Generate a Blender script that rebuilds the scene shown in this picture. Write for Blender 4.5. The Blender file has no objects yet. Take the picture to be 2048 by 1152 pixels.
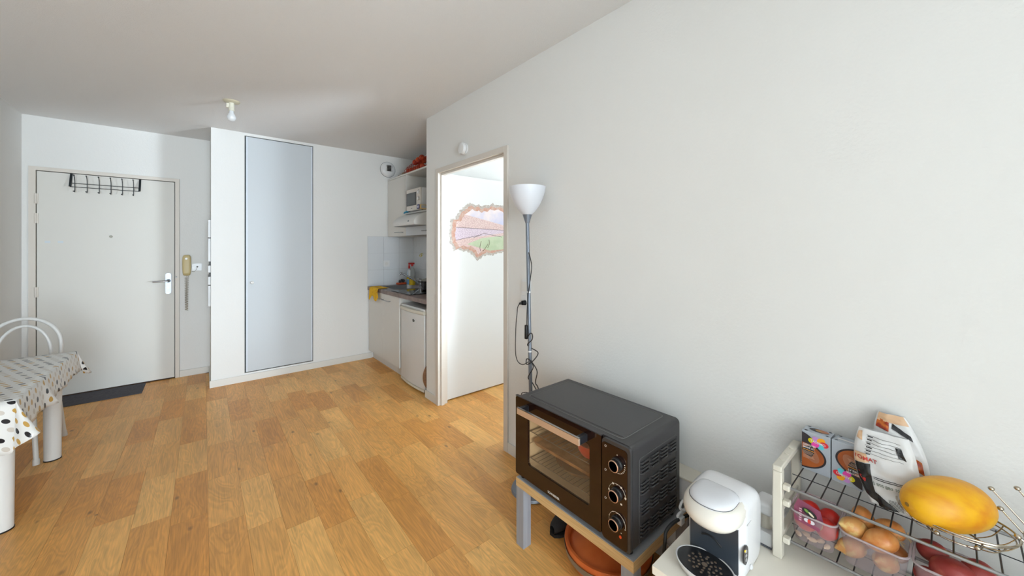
import bpy, bmesh, math, random
from mathutils import Vector, Matrix, noise as mn
random.seed(7)
PI = math.pi
sc = bpy.context.scene
COL = sc.collection

# ------------------------------------------------------------------ camera
cam_d = bpy.data.cameras.new('camera')
cam_d.sensor_width = 36.0
cam_d.lens = 735.0 / 2048.0 * 36.0
cam_d.shift_y = -80.0 / 2048.0
cam_d.clip_start = 0.02
cam = bpy.data.objects.new('camera', cam_d)
cam.location = (0, 0, 1.36)
cam.rotation_euler = (PI / 2, 0, math.radians(-40.0))
COL.objects.link(cam)
sc.camera = cam

# ------------------------------------------------------------------ world, light, exposure
w = bpy.data.worlds.new('world'); sc.world = w; w.use_nodes = True
bg = w.node_tree.nodes['Background']
bg.inputs[0].default_value = (0.86, 0.93, 1.0, 1); bg.inputs[1].default_value = 1.2

def area(name, loc, rot, sx, sy, power, col):
    d = bpy.data.lights.new(name, 'AREA'); d.shape = 'RECTANGLE'
    d.size = sx; d.size_y = sy; d.energy = power; d.color = col
    o = bpy.data.objects.new(name, d); o.location = loc; o.rotation_euler = rot
    COL.objects.link(o); return o
# daylight entering by the living room window (behind the camera) and the bedroom window
area('living_window_daylight', (-0.10, -4.53, 1.2), (PI / 2, 0, 0), 1.4, 2.1, 240, (0.76, 0.89, 1.0))
area('bedroom_window_daylight', (3.1, 0.13, 0.85), (PI / 2, 0, 0), 0.6, 1.1, 165, (0.76, 0.89, 1.0))

vs = sc.view_settings
vs.view_transform = 'Standard'; vs.look = 'None'; vs.gamma = 1.0; vs.use_curve_mapping = False
vs.exposure = 0.24

# ------------------------------------------------------------------ materials
def lin(c):
    return tuple(((v / 255) / 12.92 if v / 255 <= 0.04045 else ((v / 255 + 0.055) / 1.055) ** 2.4) for v in c)
def L4(c): return (*lin(c), 1.0)
MATS = {}
def nd(t, kind, **kw):
    n = t.nodes.new(kind)
    for k, v in kw.items(): setattr(n, k, v)
    return n
def mat(name, rgb, rough=0.5, metal=0.0, spec=0.5, bump=None, vary=None, coat=0.0, emit=None):
    if name in MATS: return MATS[name]
    m = bpy.data.materials.new(name); m.use_nodes = True
    t = m.node_tree; p = t.nodes['Principled BSDF']
    p.inputs['Base Color'].default_value = L4(rgb)
    p.inputs['Roughness'].default_value = rough
    p.inputs['Metallic'].default_value = metal
    p.inputs['Specular IOR Level'].default_value = spec
    p.inputs['Coat Weight'].default_value = coat
    if emit:
        p.inputs['Emission Color'].default_value = L4(emit[0]); p.inputs['Emission Strength'].default_value = emit[1]
    if bump or vary:
        tc = nd(t, 'ShaderNodeTexCoord')
    if bump:
        n = nd(t, 'ShaderNodeTexNoise'); n.inputs['Scale'].default_value = bump[0]; n.inputs['Detail'].default_value = 3
        b = nd(t, 'ShaderNodeBump'); b.inputs['Strength'].default_value = bump[1]; b.inputs['Distance'].default_value = bump[2]
        t.links.new(tc.outputs['Object'], n.inputs['Vector']); t.links.new(n.outputs['Fac'], b.inputs['Height'])
        t.links.new(b.outputs['Normal'], p.inputs['Normal'])
    if vary:   # (scale, second colour, low, high[, stretch])
        n = nd(t, 'ShaderNodeTexNoise'); n.inputs['Scale'].default_value = vary[0]; n.inputs['Detail'].default_value = 4
        mp = nd(t, 'ShaderNodeMapping')
        if len(vary) > 4: mp.inputs['Scale'].default_value = vary[4]
        r = nd(t, 'ShaderNodeMapRange'); r.inputs[1].default_value = vary[2]; r.inputs[2].default_value = vary[3]
        mx = nd(t, 'ShaderNodeMix', data_type='RGBA')
        mx.inputs[6].default_value = L4(rgb); mx.inputs[7].default_value = L4(vary[1])
        t.links.new(tc.outputs['Object'], mp.inputs[0]); t.links.new(mp.outputs[0], n.inputs['Vector'])
        t.links.new(n.outputs['Fac'], r.inputs[0]); t.links.new(r.outputs[0], mx.inputs[0])
        t.links.new(mx.outputs[2], p.inputs['Base Color'])
    MATS[name] = m
    return m
def clear(name, tint, alpha, rough=0.1, body=(255, 255, 255)):
    """thin see-through plastic or glass: part transparent, part body"""
    m = bpy.data.materials.new(name); m.use_nodes = True; t = m.node_tree
    p = t.nodes['Principled BSDF']; p.inputs['Base Color'].default_value = L4(body); p.inputs['Roughness'].default_value = rough
    tr = nd(t, 'ShaderNodeBsdfTransparent'); tr.inputs[0].default_value = L4(tint)
    mx = nd(t, 'ShaderNodeMixShader'); mx.inputs[0].default_value = alpha
    t.links.new(tr.outputs[0], mx.inputs[1]); t.links.new(p.outputs[0], mx.inputs[2])
    t.links.new(mx.outputs[0], t.nodes['Material Output'].inputs[0])
    MATS[name] = m; return m

WALL = mat('white_wall_paint', (236, 234, 230), 0.9, bump=(90, 0.25, 0.004))
CEIL = mat('stippled_ceiling_paint', (238, 236, 234), 0.95, bump=(140, 0.45, 0.006))
WHITE = mat('white_gloss_paint', (228, 225, 220), 0.4)
BASEB = mat('baseboard_paint', (226, 222, 214), 0.4)
FRAME = mat('door_frame_paint', (222, 213, 202), 0.45)
DOORP = mat('entry_door_paint', (222, 218, 210), 0.5)
CLOSET = mat('closet_door_laminate', (202, 206, 209), 0.45)
CLOSED = mat('closet_door_edge', (214, 220, 228), 0.4)
GAP = mat('dark_joint', (38, 50, 52), 0.8)
TILE = mat('white_glazed_tile', (226, 228, 230), 0.08, bump=(18, 0.25, 0.006))
GROUT = mat('tile_grout', (196, 196, 194), 0.9)
LAM = mat('white_laminate', (226, 222, 215), 0.4)
PLASTIC = mat('white_plastic', (232, 231, 230), 0.3)
IVORY = mat('ivory_plastic', (224, 216, 200), 0.35)
CHROME = mat('chrome', (168, 170, 174), .14, 1.0)
STEEL = mat('brushed_steel', (158, 160, 162), .28, 1.0)
BLACK = mat('black_plastic', (22, 22, 24), 0.4)
BLACKM = mat('black_metal', (24, 32, 36), 0.4)
CORD = mat('black_cord', (24, 24, 26), 0.5)

def wood_floor():
    m = bpy.data.materials.new('oak_plank'); m.use_nodes = True; t = m.node_tree; p = t.nodes['Principled BSDF']
    p.inputs['Roughness'].default_value = 0.42
    tc = nd(t, 'ShaderNodeTexCoord'); oi = nd(t, 'ShaderNodeObjectInfo')
    mul = nd(t, 'ShaderNodeMath', operation='MULTIPLY'); mul.inputs[1].default_value = 37.0
    t.links.new(oi.outputs['Random'], mul.inputs[0])
    comb = nd(t, 'ShaderNodeCombineXYZ')
    for i in range(3): t.links.new(mul.outputs[0], comb.inputs[i])
    add = nd(t, 'ShaderNodeVectorMath', operation='ADD')
    t.links.new(tc.outputs['Object'], add.inputs[0]); t.links.new(comb.outputs[0], add.inputs[1])
    # broad figure
    mp = nd(t, 'ShaderNodeMapping'); mp.inputs['Scale'].default_value = (9, 1.6, 9)
    t.links.new(add.outputs[0], mp.inputs[0])
    n1 = nd(t, 'ShaderNodeTexNoise'); n1.inputs['Scale'].default_value = 1.0; n1.inputs['Detail'].default_value = 3; n1.inputs['Distortion'].default_value = 0.6
    t.links.new(mp.outputs[0], n1.inputs['Vector'])
    # cathedral rings from the broad figure
    ring = nd(t, 'ShaderNodeMath', operation='MULTIPLY'); ring.inputs[1].default_value = 95.0
    t.links.new(n1.outputs['Fac'], ring.inputs[0])
    sn = nd(t, 'ShaderNodeMath', operation='SINE'); t.links.new(ring.outputs[0], sn.inputs[0])
    # fine grain
    mp2 = nd(t, 'ShaderNodeMapping'); mp2.inputs['Scale'].default_value = (190, 7, 190)
    t.links.new(add.outputs[0], mp2.inputs[0])
    n2 = nd(t, 'ShaderNodeTexNoise'); n2.inputs['Scale'].default_value = 1.0; n2.inputs['Detail'].default_value = 4
    t.links.new(mp2.outputs[0], n2.inputs['Vector'])
    base = nd(t, 'ShaderNodeMix', data_type='RGBA')
    base.inputs[6].default_value = L4((220, 150, 70)); base.inputs[7].default_value = L4((246, 188, 108))
    t.links.new(oi.outputs['Random'], base.inputs[0])
    r1 = nd(t, 'ShaderNodeMapRange'); r1.inputs[1].default_value = 0.25; r1.inputs[2].default_value = 0.75; r1.inputs[3].default_value = 0.86; r1.inputs[4].default_value = 1.12
    t.links.new(n1.outputs['Fac'], r1.inputs[0])
    r2 = nd(t, 'ShaderNodeMapRange'); r2.inputs[1].default_value = -1; r2.inputs[2].default_value = 1; r2.inputs[3].default_value = 0.91; r2.inputs[4].default_value = 1.05
    t.links.new(sn.outputs[0], r2.inputs[0])
    r3 = nd(t, 'ShaderNodeMapRange'); r3.inputs[1].default_value = 0.3; r3.inputs[2].default_value = 0.7; r3.inputs[3].default_value = 0.84; r3.inputs[4].default_value = 1.1
    t.links.new(n2.outputs['Fac'], r3.inputs[0])
    # sparse knots
    mp3 = nd(t, 'ShaderNodeMapping'); mp3.inputs['Scale'].default_value = (9, 4.5, 9)
    t.links.new(add.outputs[0], mp3.inputs[0])
    vo = nd(t, 'ShaderNodeTexVoronoi'); vo.inputs['Scale'].default_value = 0.8
    t.links.new(mp3.outputs[0], vo.inputs['Vector'])
    r4 = nd(t, 'ShaderNodeMapRange'); r4.inputs[1].default_value = 0.02; r4.inputs[2].default_value = 0.09; r4.inputs[3].default_value = 0.40; r4.inputs[4].default_value = 1.0
    t.links.new(vo.outputs['Distance'], r4.inputs[0])
    a = nd(t, 'ShaderNodeMath', operation='MULTIPLY'); b = nd(t, 'ShaderNodeMath', operation='MULTIPLY'); c = nd(t, 'ShaderNodeMath', operation='MULTIPLY')
    t.links.new(r1.outputs[0], a.inputs[0]); t.links.new(r2.outputs[0], a.inputs[1])
    t.links.new(a.outputs[0], b.inputs[0]); t.links.new(r3.outputs[0], b.inputs[1])
    t.links.new(b.outputs[0], c.inputs[0]); t.links.new(r4.outputs[0], c.inputs[1])
    vm = nd(t, 'ShaderNodeVectorMath', operation='SCALE')
    t.links.new(base.outputs[2], vm.inputs[0]); t.links.new(c.outputs[0], vm.inputs['Scale'])
    t.links.new(vm.outputs[0], p.inputs['Base Color'])
    return m
OAK = wood_floor()

# ------------------------------------------------------------------ mesh helper
def spline(pts, k=8):
    """Catmull-Rom through the points"""
    P = [Vector(p) for p in pts]; out = []
    for i in range(len(P) - 1):
        a = P[max(i - 1, 0)]; b = P[i]; c = P[i + 1]; d = P[min(i + 2, len(P) - 1)]
        for j in range(k):
            t = j / k
            out.append(0.5 * ((2 * b) + (c - a) * t + (2 * a - 5 * b + 4 * c - d) * t * t + (3 * b - a - 3 * c + d) * t ** 3))
    out.append(P[-1]); return out
def rrect(a0, a1, b0, b1, r, n=5):
    out = []
    for (ca, cb, s) in ((a1 - r, b1 - r, 0), (a0 + r, b1 - r, 1), (a0 + r, b0 + r, 2), (a1 - r, b0 + r, 3)):
        for i in range(n + 1):
            an = s * PI / 2 + i / n * PI / 2
            out.append((ca + r * math.cos(an), cb + r * math.sin(an)))
    return out
class B:
    def __init__(s, T=None):
        s.bm = bmesh.new(); s.T = T or Matrix()
    def add(s, vs_, fs):
        v = [s.bm.verts.new(s.T @ Vector(p)) for p in vs_]
        for f in fs:
            try: s.bm.faces.new([v[i] for i in f])
            except ValueError: pass
        return s
    def box(s, x0, x1, y0, y1, z0, z1):
        return s.add([(x, y, z) for x in (x0, x1) for y in (y0, y1) for z in (z0, z1)],
                     [(0, 1, 3, 2), (4, 6, 7, 5), (0, 4, 5, 1), (2, 3, 7, 6), (0, 2, 6, 4), (1, 5, 7, 3)])
    def loft(s, rings, cap0=True, cap1=True):
        n = len(rings[0]); V = [p for r in rings for p in r]; F = []
        for k in range(len(rings) - 1):
            for i in range(n):
                j = (i + 1) % n
                F.append((k * n + i, k * n + j, (k + 1) * n + j, (k + 1) * n + i))
        if cap0: F.append(tuple(range(n)))
        if cap1: F.append(tuple((len(rings) - 1) * n + i for i in range(n)))
        return s.add(V, F)
    def cyl(s, p0, p1, r0, r1=None, n=20):
        r1 = r0 if r1 is None else r1
        p0 = Vector(p0); p1 = Vector(p1); d = (p1 - p0).normalized()
        u = d.orthogonal().normalized(); v = d.cross(u)
        R = lambda c, r: [c + (u * math.cos(2 * PI * i / n) + v * math.sin(2 * PI * i / n)) * r for i in range(n)]
        return s.loft([R(p0, r0), R(p1, r1)])
    def lathe(s, o, prof, n=28, ax=(0, 0, 1), sx=1.0, sy=1.0):
        """profile of (radius, height) along ax"""
        o = Vector(o); d = Vector(ax).normalized()
        if abs(d.z) > 0.99: u = Vector((1, 0, 0)); v = Vector((0, 1, 0))
        else: u = d.cross(Vector((0, 0, 1))).normalized(); v = d.cross(u)
        rings = [[o + d * h + (u * math.cos(2 * PI * i / n) * sx + v * math.sin(2 * PI * i / n) * sy) * max(r, 1e-5) for i in range(n)] for r, h in prof]
        return s.loft(rings, prof[0][0] > 0, prof[-1][0] > 0)
    def tube(s, pts, r, n=8, closed=False):
        P = [Vector(p) for p in pts]; rings = []; u = None; m = len(P)
        for i in range(m):
            if closed: d = (P[(i + 1) % m] - P[i - 1])
            else: d = P[min(i + 1, m - 1)] - P[max(i - 1, 0)]
            d.normalize()
            if u is None: u = d.orthogonal().normalized()
            else: u = (u - d * u.dot(d)).normalized()
            v = d.cross(u)
            rr = r(i / max(m - 1, 1)) if callable(r) else r
            rings.append([P[i] + (u * math.cos(2 * PI * k / n) + v * math.sin(2 * PI * k / n)) * rr for k in range(n)])
        if closed: rings.append(rings[0]); return s.loft(rings, False, False)
        return s.loft(rings)
    def ell(s, c, rx, ry, rz, n=18, m=10):
        V = [(c[0], c[1], c[2] - rz)]; F = []
        for j in range(1, m):
            t = -PI / 2 + PI * j / m
            for i in range(n):
                a = 2 * PI * i / n
                V.append((c[0] + rx * math.cos(t) * math.cos(a), c[1] + ry * math.cos(t) * math.sin(a), c[2] + rz * math.sin(t)))
        V.append((c[0], c[1], c[2] + rz)); q = len(V) - 1
        for i in range(n):
            k = (i + 1) % n
            F.append((0, 1 + k, 1 + i)); F.append((q, 1 + (m - 2) * n + i, 1 + (m - 2) * n + k))
            for j in range(m - 2):
                F.append((1 + j * n + i, 1 + j * n + k, 1 + (j + 1) * n + k, 1 + (j + 1) * n + i))
        return s.add(V, F)
    def prism(s, poly, ax, a0, a1):
        f = {'X': lambda p, a: (a, p[0], p[1]), 'Y': lambda p, a: (p[0], a, p[1]), 'Z': lambda p, a: (p[0], p[1], a)}[ax]
        return s.loft([[f(p, a0) for p in poly], [f(p, a1) for p in poly]])
    def grid(s, fn, nu, nv, wrap=False):
        V = [fn(i / nu, j / nv) for j in range(nv + 1) for i in range(nu + (0 if wrap else 1))]
        W = nu if wrap else nu + 1; F = []
        for j in range(nv):
            for i in range(nu):
                k = (i + 1) % W
                F.append((j * W + i, j * W + k, (j + 1) * W + k, (j + 1) * W + i))
        return s.add(V, F)
    def done(s, name, m, parent=None, smooth=40, bevel=0, seg=2, kind=None, label=None, cat=None, group=None, merge=False, flat=False, origin=None):
        bm = s.bm
        if merge: bmesh.ops.remove_doubles(bm, verts=bm.verts, dist=1e-5)
        if not flat: bmesh.ops.recalc_face_normals(bm, faces=bm.faces)
        if parent is not None:
            root = parent
            while root.parent: root = root.parent
            off = Vector(root['_o']) if '_o' in root else Vector((0, 0, 0))
        elif origin is not None: off = Vector(origin)
        else:
            xs = [v.co.x for v in bm.verts]; ys = [v.co.y for v in bm.verts]; zs = [v.co.z for v in bm.verts]
            off = Vector(((min(xs) + max(xs)) / 2, (min(ys) + max(ys)) / 2, min(zs)))
        for v in bm.verts: v.co -= off
        me = bpy.data.meshes.new(name); bm.to_mesh(me); bm.free()
        me.materials.append(m)
        if smooth:
            for p in me.polygons: p.use_smooth = True
            me.set_sharp_from_angle(angle=math.radians(smooth))
        o = bpy.data.objects.new(name, me); COL.objects.link(o)
        if parent is not None: o.parent = parent
        else: o.location = off; ORG[o.name] = off; o['_o'] = tuple(off)
        if bevel:
            bv = o.modifiers.new('bevel', 'BEVEL'); bv.width = bevel; bv.segments = seg; bv.limit_method = 'ANGLE'; bv.angle_limit = math.radians(40)
        tag(o, label, cat, group, kind)
        return o
ORG = {}
def tag(o, label=None, cat=None, group=None, kind=None):
    if label: o['label'] = label
    if cat: o['category'] = cat
    if group: o['group'] = group
    if kind: o['kind'] = kind
    return o
def thing(name, loc, label=None, cat=None, group=None, kind=None):
    o = bpy.data.objects.new(name, None); o.location = loc; o.empty_display_size = 0.05
    o['_o'] = tuple(loc); COL.objects.link(o)
    return tag(o, label, cat, group, kind)
def copy_part(o, parent, loc):
    c = o.copy(); COL.objects.link(c); c.parent = parent; c.location = loc; return c
def text2d(body, size, bold=False, align='CENTER'):
    cu = bpy.data.curves.new('t', 'FONT'); cu.body = body; cu.size = size; cu.align_x = align; cu.align_y = 'CENTER'
    if bold: cu.offset = size * 0.018
    cu.resolution_u = 3
    o = bpy.data.objects.new('t', cu); COL.objects.link(o)
    dg = bpy.context.evaluated_depsgraph_get()
    me = bpy.data.meshes.new_from_object(o.evaluated_get(dg))
    V = [tuple(v.co) for v in me.vertices]; F = [tuple(p.vertices) for p in me.polygons]
    bpy.data.objects.remove(o); bpy.data.curves.remove(cu); bpy.data.meshes.remove(me)
    return V, F
def print_text(name, body, size, fn, m, parent, bold=False, align='CENTER', label=None):
    """flat lettering laid on a surface by fn(u, v) -> point"""
    V, F = text2d(body, size, bold, align)
    b = B(); b.add([fn(v[0], v[1]) for v in V], F)
    return b.done(name, m, parent, smooth=0, flat=True, label=label)
def print_poly(name, poly, fn, m, parent, label=None):
    b = B(); b.add([fn(u, v) for u, v in poly], [tuple(range(len(poly)))])
    return b.done(name, m, parent, smooth=0, flat=True, label=label)
def circle(cu, cv, ru, rv, n=24, a0=0, a1=2 * PI, rot=0):
    return [(cu + math.cos(rot) * ru * math.cos(a) - math.sin(rot) * rv * math.sin(a), cv + math.sin(rot) * ru * math.cos(a) + math.cos(rot) * rv * math.sin(a))
            for a in [a0 + (a1 - a0) * i / n for i in range(n)]]

# ------------------------------------------------------------------ the room shell
CH = 2.535; XL = -1.22; XR = 1.556; YB = 5.22; YC = 4.62; XC = 0.055; XK = 2.15; YK = 3.066; YW = 0.16; YL = -4.5
def S(b, name, m, **k): return b.done(name, m, kind='structure', smooth=0, **k)
S(B().box(XL - .1, XL, YL, YB + .1, 0, CH), 'wall_left', WALL)
S(B().box(XL, -1.183, YB, YB + .1, 0, CH).box(-.193, XC + .1, YB, YB + .1, 0, CH).box(-1.183, -.193, YB, YB + .1, 2.087, CH), 'wall_back', WALL)
wc = S(B().box(XC, .320, YC, YC + .1, 0, CH).box(.947, XK + .1, YC, YC + .1, 0, CH).box(.320, .947, YC, YC + .1, 2.507, CH).box(.320, .947, YC, YC + .1, 0, .084), 'wall_closet', WALL)
S(B().box(XC, XC + .1, YC + .1, YB, 0, CH), 'wall_closet_side', WALL)
wk = S(B().box(XK, XK + .1, YK, YC, 0, CH), 'wall_kitchen', WALL)
S(B().box(XR, XR + .07, YL - .1, 1.888, 0, CH).box(XR, XR + .07, 2.874, YK, 0, CH).box(XR, XR + .07, 1.888, 2.874, 2.047, CH), 'wall_right', WALL)
S(B().box(XR + .07, 4.1, YK - .07, YK, 0, CH), 'wall_bedroom_back', WALL)
S(B().box(4.0, 4.1, YW, YK - .07, 0, CH), 'wall_bedroom_right', WALL)
S(B().box(XL - .1, -.82, YL - .1, YL, 0, CH).box(.62, .66, YL - .1, YL, 0, CH).box(-.82, .62, YL - .1, YL, 2.25, CH).box(-.82, .62, YL - .1, YL, 0, .15), 'wall_front', WALL)
S(B().box(.66, XR, YL - .1, -1.4, 0, CH), 'wall_front_pier', WALL)  # unseen pier added to keep window light off the near right wall
S(B().box(XR + .07, 2.78, YW - .1, YW, 0, CH).box(3.42, 4.1, YW - .1, YW, 0, CH).box(2.78, 3.42, YW - .1, YW, 1.42, CH).box(2.78, 3.42, YW - .1, YW, 0, .28), 'wall_bedroom_front', WALL)
S(B().box(XL - .1, 4.1, YL - .1, YB + .1, CH, CH + .1), 'ceiling', CEIL)
floor = S(B().box(XL - .1, 4.1, YL - .1, YB + .1, -.08, -.004), 'floor', mat('floor_underlay', (150, 98, 50), 0.6), origin=(0, 0, -.08))
# oak planks, each its own piece
PW, PL = 0.144, 0.479
OFFS = {-2: 1.11, -1: .535, 0: .873, 1: .258, 2: .622, 3: .98, 4: .15, 5: .50, 6: .905}
plank_mesh = {}
def plank(x0, x1, y0, y1):
    key = (round(x1 - x0, 3), round(y1 - y0, 3))
    if key not in plank_mesh:
        hx = key[0] / 2 - .0004; hy = key[1] / 2 - .0004
        me = bpy.data.meshes.new('plank')
        b = B().box(-hx, hx, -hy, hy, 0, .004); bmesh.ops.recalc_face_normals(b.bm, faces=b.bm.faces); b.bm.to_mesh(me); b.bm.free()
        me.materials.append(OAK); plank_mesh[key] = me
    o = bpy.data.objects.new('plank', plank_mesh[key]); COL.objects.link(o)
    o.parent = floor; o.location = ((x0 + x1) / 2, (y0 + y1) / 2, .076)
for k in range(-9, 19):
    x0 = .018 + PW * k; x1 = x0 + PW
    off = OFFS.get(k, (.87 + .355 * k) % .958) % PL
    y = off - PL
    while y < YB:
        a, b_ = max(y, -.1), min(y + PL, YB)
        y += PL
        if b_ - a < .05: continue
        xa, xb = max(x0, XL), x1
        xm, ym = (xa + xb) / 2, (a + b_) / 2
        if xb - xa < .01: continue
        if xa > .02 and a >= YC: continue
        if xa > .02 and b_ > YC + .02: b_ = YC
        if xa >= XK and a > YK: continue
        if xm > XR:
            a = max(a, 1.15)
            if b_ - a < .05: continue
        plank(xa, xb, a, b_)

# unseen pale floor behind the camera, added to bounce light up to the ceiling
S(B().box(XL, XR, -1.4, -.1, -.004, 0).box(XL, .66, YL, -1.4, -.004, 0), 'floor_front', mat('pale_floor_tile', (222, 219, 214), .5))
S(B().box(XR + .07, 4.0, YW, 1.15, -.004, 0).box(2.95, 4.0, 1.15, YK - .07, -.004, 0), 'floor_bedroom', mat('pale_floor_tile', (222, 219, 214), .5))  # pale floor added out of view to bounce whiter light onto the door leaf
# baseboards
def bb(name, x0, x1, y0, y1): S(B().box(x0, x1, y0, y1, 0, .068), name, BASEB, bevel=.0015)
bb('baseboard_back', -.193, XC - .01, YB - .012, YB)
bb('baseboard_closet', XC - .011, 1.60, YC - .012, YC)
bb('baseboard_closet_side', XC - .011, XC, YC, YB - .012)
bb('baseboard_left', XL, XL + .012, YL, YB)
bb('baseboard_right', XR - .011, XR, -1.4, 1.888)
bb('baseboard_right_end', XR - .011, XR, 2.874, YK + .011)
bb('baseboard_bedroom', XR + .07, 4.0, YK - .082, YK - .07)

# kitchen wall tiles: 20 cm squares, each a piece of its wall
def tile_mesh(dx, dy, dz):
    b = B().box(-dx / 2, dx / 2, -dy / 2, dy / 2, -dz / 2, dz / 2)
    bmesh.ops.recalc_face_normals(b.bm, faces=b.bm.faces)
    bmesh.ops.bevel(b.bm, geom=b.bm.edges[:], offset=.0012, segments=1, affect='EDGES')
    me = bpy.data.meshes.new('tile'); b.bm.to_mesh(me); b.bm.free(); me.materials.append(TILE); return me
def local(parent, p): return Vector(p) - Vector(parent['_o'])
tm = tile_mesh(.1985, .007, .2065)
g = B().box(1.55, XK, YC - .003, YC, .888, 1.505).done('grout', GROUT, wc, smooth=0)
for i in range(3):
    for j in range(3):
        o = bpy.data.objects.new('tile', tm); COL.objects.link(o); o.parent = wc
        o.location = local(wc, (1.65 + i * .2, YC - .0045, 1.399 - j * .208))
tm2 = tile_mesh(.007, .1985, .2065)
B().box(XK - .003, XK, YK, YC - .003, .888, 1.505).done('grout', GROUT, wk, smooth=0)
for i in range(7):
    for j in range(3):
        o = bpy.data.objects.new('tile', tm2); COL.objects.link(o); o.parent = wk
        o.location = local(wk, (XK - .0045, 4.508 - i * .2, 1.399 - j * .208))

# ------------------------------------------------------------------ doors
d1 = thing('door_1', (-.69, YB, 0), kind='structure')
B().box(-1.181, -1.141, YB - .012, YB + .08, 0, 2.085).box(-.228, -.195, YB - .012, YB + .08, 0, 2.085).box(-1.141, -.228, YB - .012, YB + .08, 2.052, 2.085).done('door_frame', FRAME, d1, smooth=0)
B().box(-1.141, -.228, YB + .032, YB + .06, 0, 2.052).done('door_rebate', GAP, d1, smooth=0)
leaf1 = B().box(-1.136, -.233, YB - .004, YB + .03, .012, 2.046).done('door_leaf', DOORP, d1, smooth=0, bevel=.001)
for z in (1.80, 1.625, .967):
    h = B().cyl((-1.141, YB - .012, z - .045), (-1.141, YB - .012, z + .045), .009, n=12).box(-1.160, -1.125, YB - .014, YB - .004, z - .045, z + .045)
    h.done('hinge', FRAME, d1)
lk = B().prism(rrect(-.303, -.259, .884, 1.101, .02), 'Y', YB - .012, YB - .004).done('lock_plate', mat('satin_nickel', (138, 144, 154), .35, .9), d1, label='brushed nickel lock plate')
B().cyl((-.279, YB - .02, 1.02), (-.279, YB - .010, 1.02), .017).done('rose', BLACK, lk)
B().tube(spline([(-.279, YB - .012, 1.02), (-.279, YB - .052, 1.02), (-.30, YB - .058, 1.02), (-.395, YB - .056, 1.016)]), lambda t: .0095 - .003 * t, n=10).done('lever', CHROME, lk)
B().cyl((-.281, YB - .016, .95), (-.281, YB - .01, .95), .008).done('key_cylinder', mat('brass', (190, 165, 110), .3, .9), lk)
for z in (1.092, .893): B().cyl((-.281, YB - .015, z), (-.281, YB - .01, z), .004, n=10).done('screw', STEEL, lk)
B().cyl((-.686, YB - .010, 1.471), (-.686, YB - .003, 1.471), .0125).cyl((-.686, YB - .012, 1.471), (-.686, YB - .009, 1.471), .006).done('peephole', mat('dull_brass', (112, 108, 98), .35, .7), d1)
for x in (-1.075, -1.00):
    B().box(x - .016, x + .016, YB - .0055, YB - .003, 1.405, 1.425).done('tape_mark', mat('tape_mark', (214, 220, 222), .6), d1)
B().cyl((-.226, YB - .016, 1.055), (-.214, YB - .016, 1.055), .007, n=10).done('strike', STEEL, d1)

d2 = thing('door_2', (.633, YC, 0), kind='structure')
B().box(.321, .946, YC + .02, YC + .05, .085, 2.506).done('closet_recess', GAP, d2, smooth=0)
cl = B().box(.330, .939, YC - .002, YC + .018, .094, 2.498).done('door_leaf', CLOSET, d2, smooth=0)
B().box(.330, .346, YC - .005, YC - .0021, .094, 2.498).done('edge_strip', CLOSED, cl, smooth=0)
B().box(.925, .939, YC - .005, YC - .0021, .094, 2.498).done('edge_strip', CLOSED, cl, smooth=0)
B().lathe((.382, YC - .002, 1.005), [(0.006, 0), (.006, .010), (.015, .014), (.0155, .019), (.011, .024), (0, .025)], ax=(0, -1, 0), n=20).done('door_knob', WHITE, d2)

d3 = thing('door_3', (XR, 2.38, 0), kind='structure')
fr = B()
for (y0, y1) in ((1.89, 1.93), (2.832, 2.872)): fr.box(XR - .012, XR + .082, y0, y1, 0, 2.045)
fr.box(XR - .012, XR + .082, 1.93, 2.832, 2.005, 2.045)
fr.box(XR + .015, XR + .045, 1.93, 1.945, 0, 2.005).box(XR + .015, XR + .045, 2.817, 2.832, 0, 2.005).box(XR + .015, XR + .045, 1.945, 2.817, 1.987, 2.005)
fr.done('door_frame', FRAME, d3, smooth=0, bevel=.001)
lf3 = B().box(XR + .088, 2.47, 2.866, 2.904, .012, 2.02).done('door_leaf', mat('bedroom_door_paint', (232, 231, 228), .45), d3, smooth=0, bevel=.001, label='white bedroom door leaf standing wide open')
for z in (1.78, .25):
    B().cyl((XR + .088, 2.858, z - .045), (XR + .088, 2.858, z + .045), .008, n=12).done('hinge', FRAME, d3)

# windows behind the camera and in the bedroom
GLASS = clear('window_glass', (245, 250, 250), .06)
t = thing('window_1', (-.05, YL - .09, .15), kind='structure')
B().box(-.82, -.77, YL - .09, YL - .07, .15, 2.25).box(.57, .62, YL - .09, YL - .07, .15, 2.25).box(-.77, .57, YL - .09, YL - .07, .15, .20).box(-.77, .57, YL - .09, YL - .07, 2.20, 2.25).box(-.075, -.025, YL - .09, YL - .07, .20, 2.20).done('window_frame', WHITE, t, smooth=0)
for x0, x1 in ((-.77, -.075), (-.025, .57)): B().box(x0, x1, YL - .082, YL - .078, .20, 2.20).done('pane', GLASS, t, smooth=0)
t = thing('window_2', (3.1, YW - .09, .28), kind='structure')
B().box(2.78, 2.81, YW - .09, YW - .07, .28, 1.42).box(3.39, 3.42, YW - .09, YW - .07, .28, 1.42).box(2.81, 3.39, YW - .09, YW - .07, .28, .31).box(2.81, 3.39, YW - .09, YW - .07, 1.39, 1.42).done('window_frame', WHITE, t, smooth=0)
B().box(2.81, 3.39, YW - .082, YW - .078, .31, 1.39).done('pane', GLASS, t, smooth=0)

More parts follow.
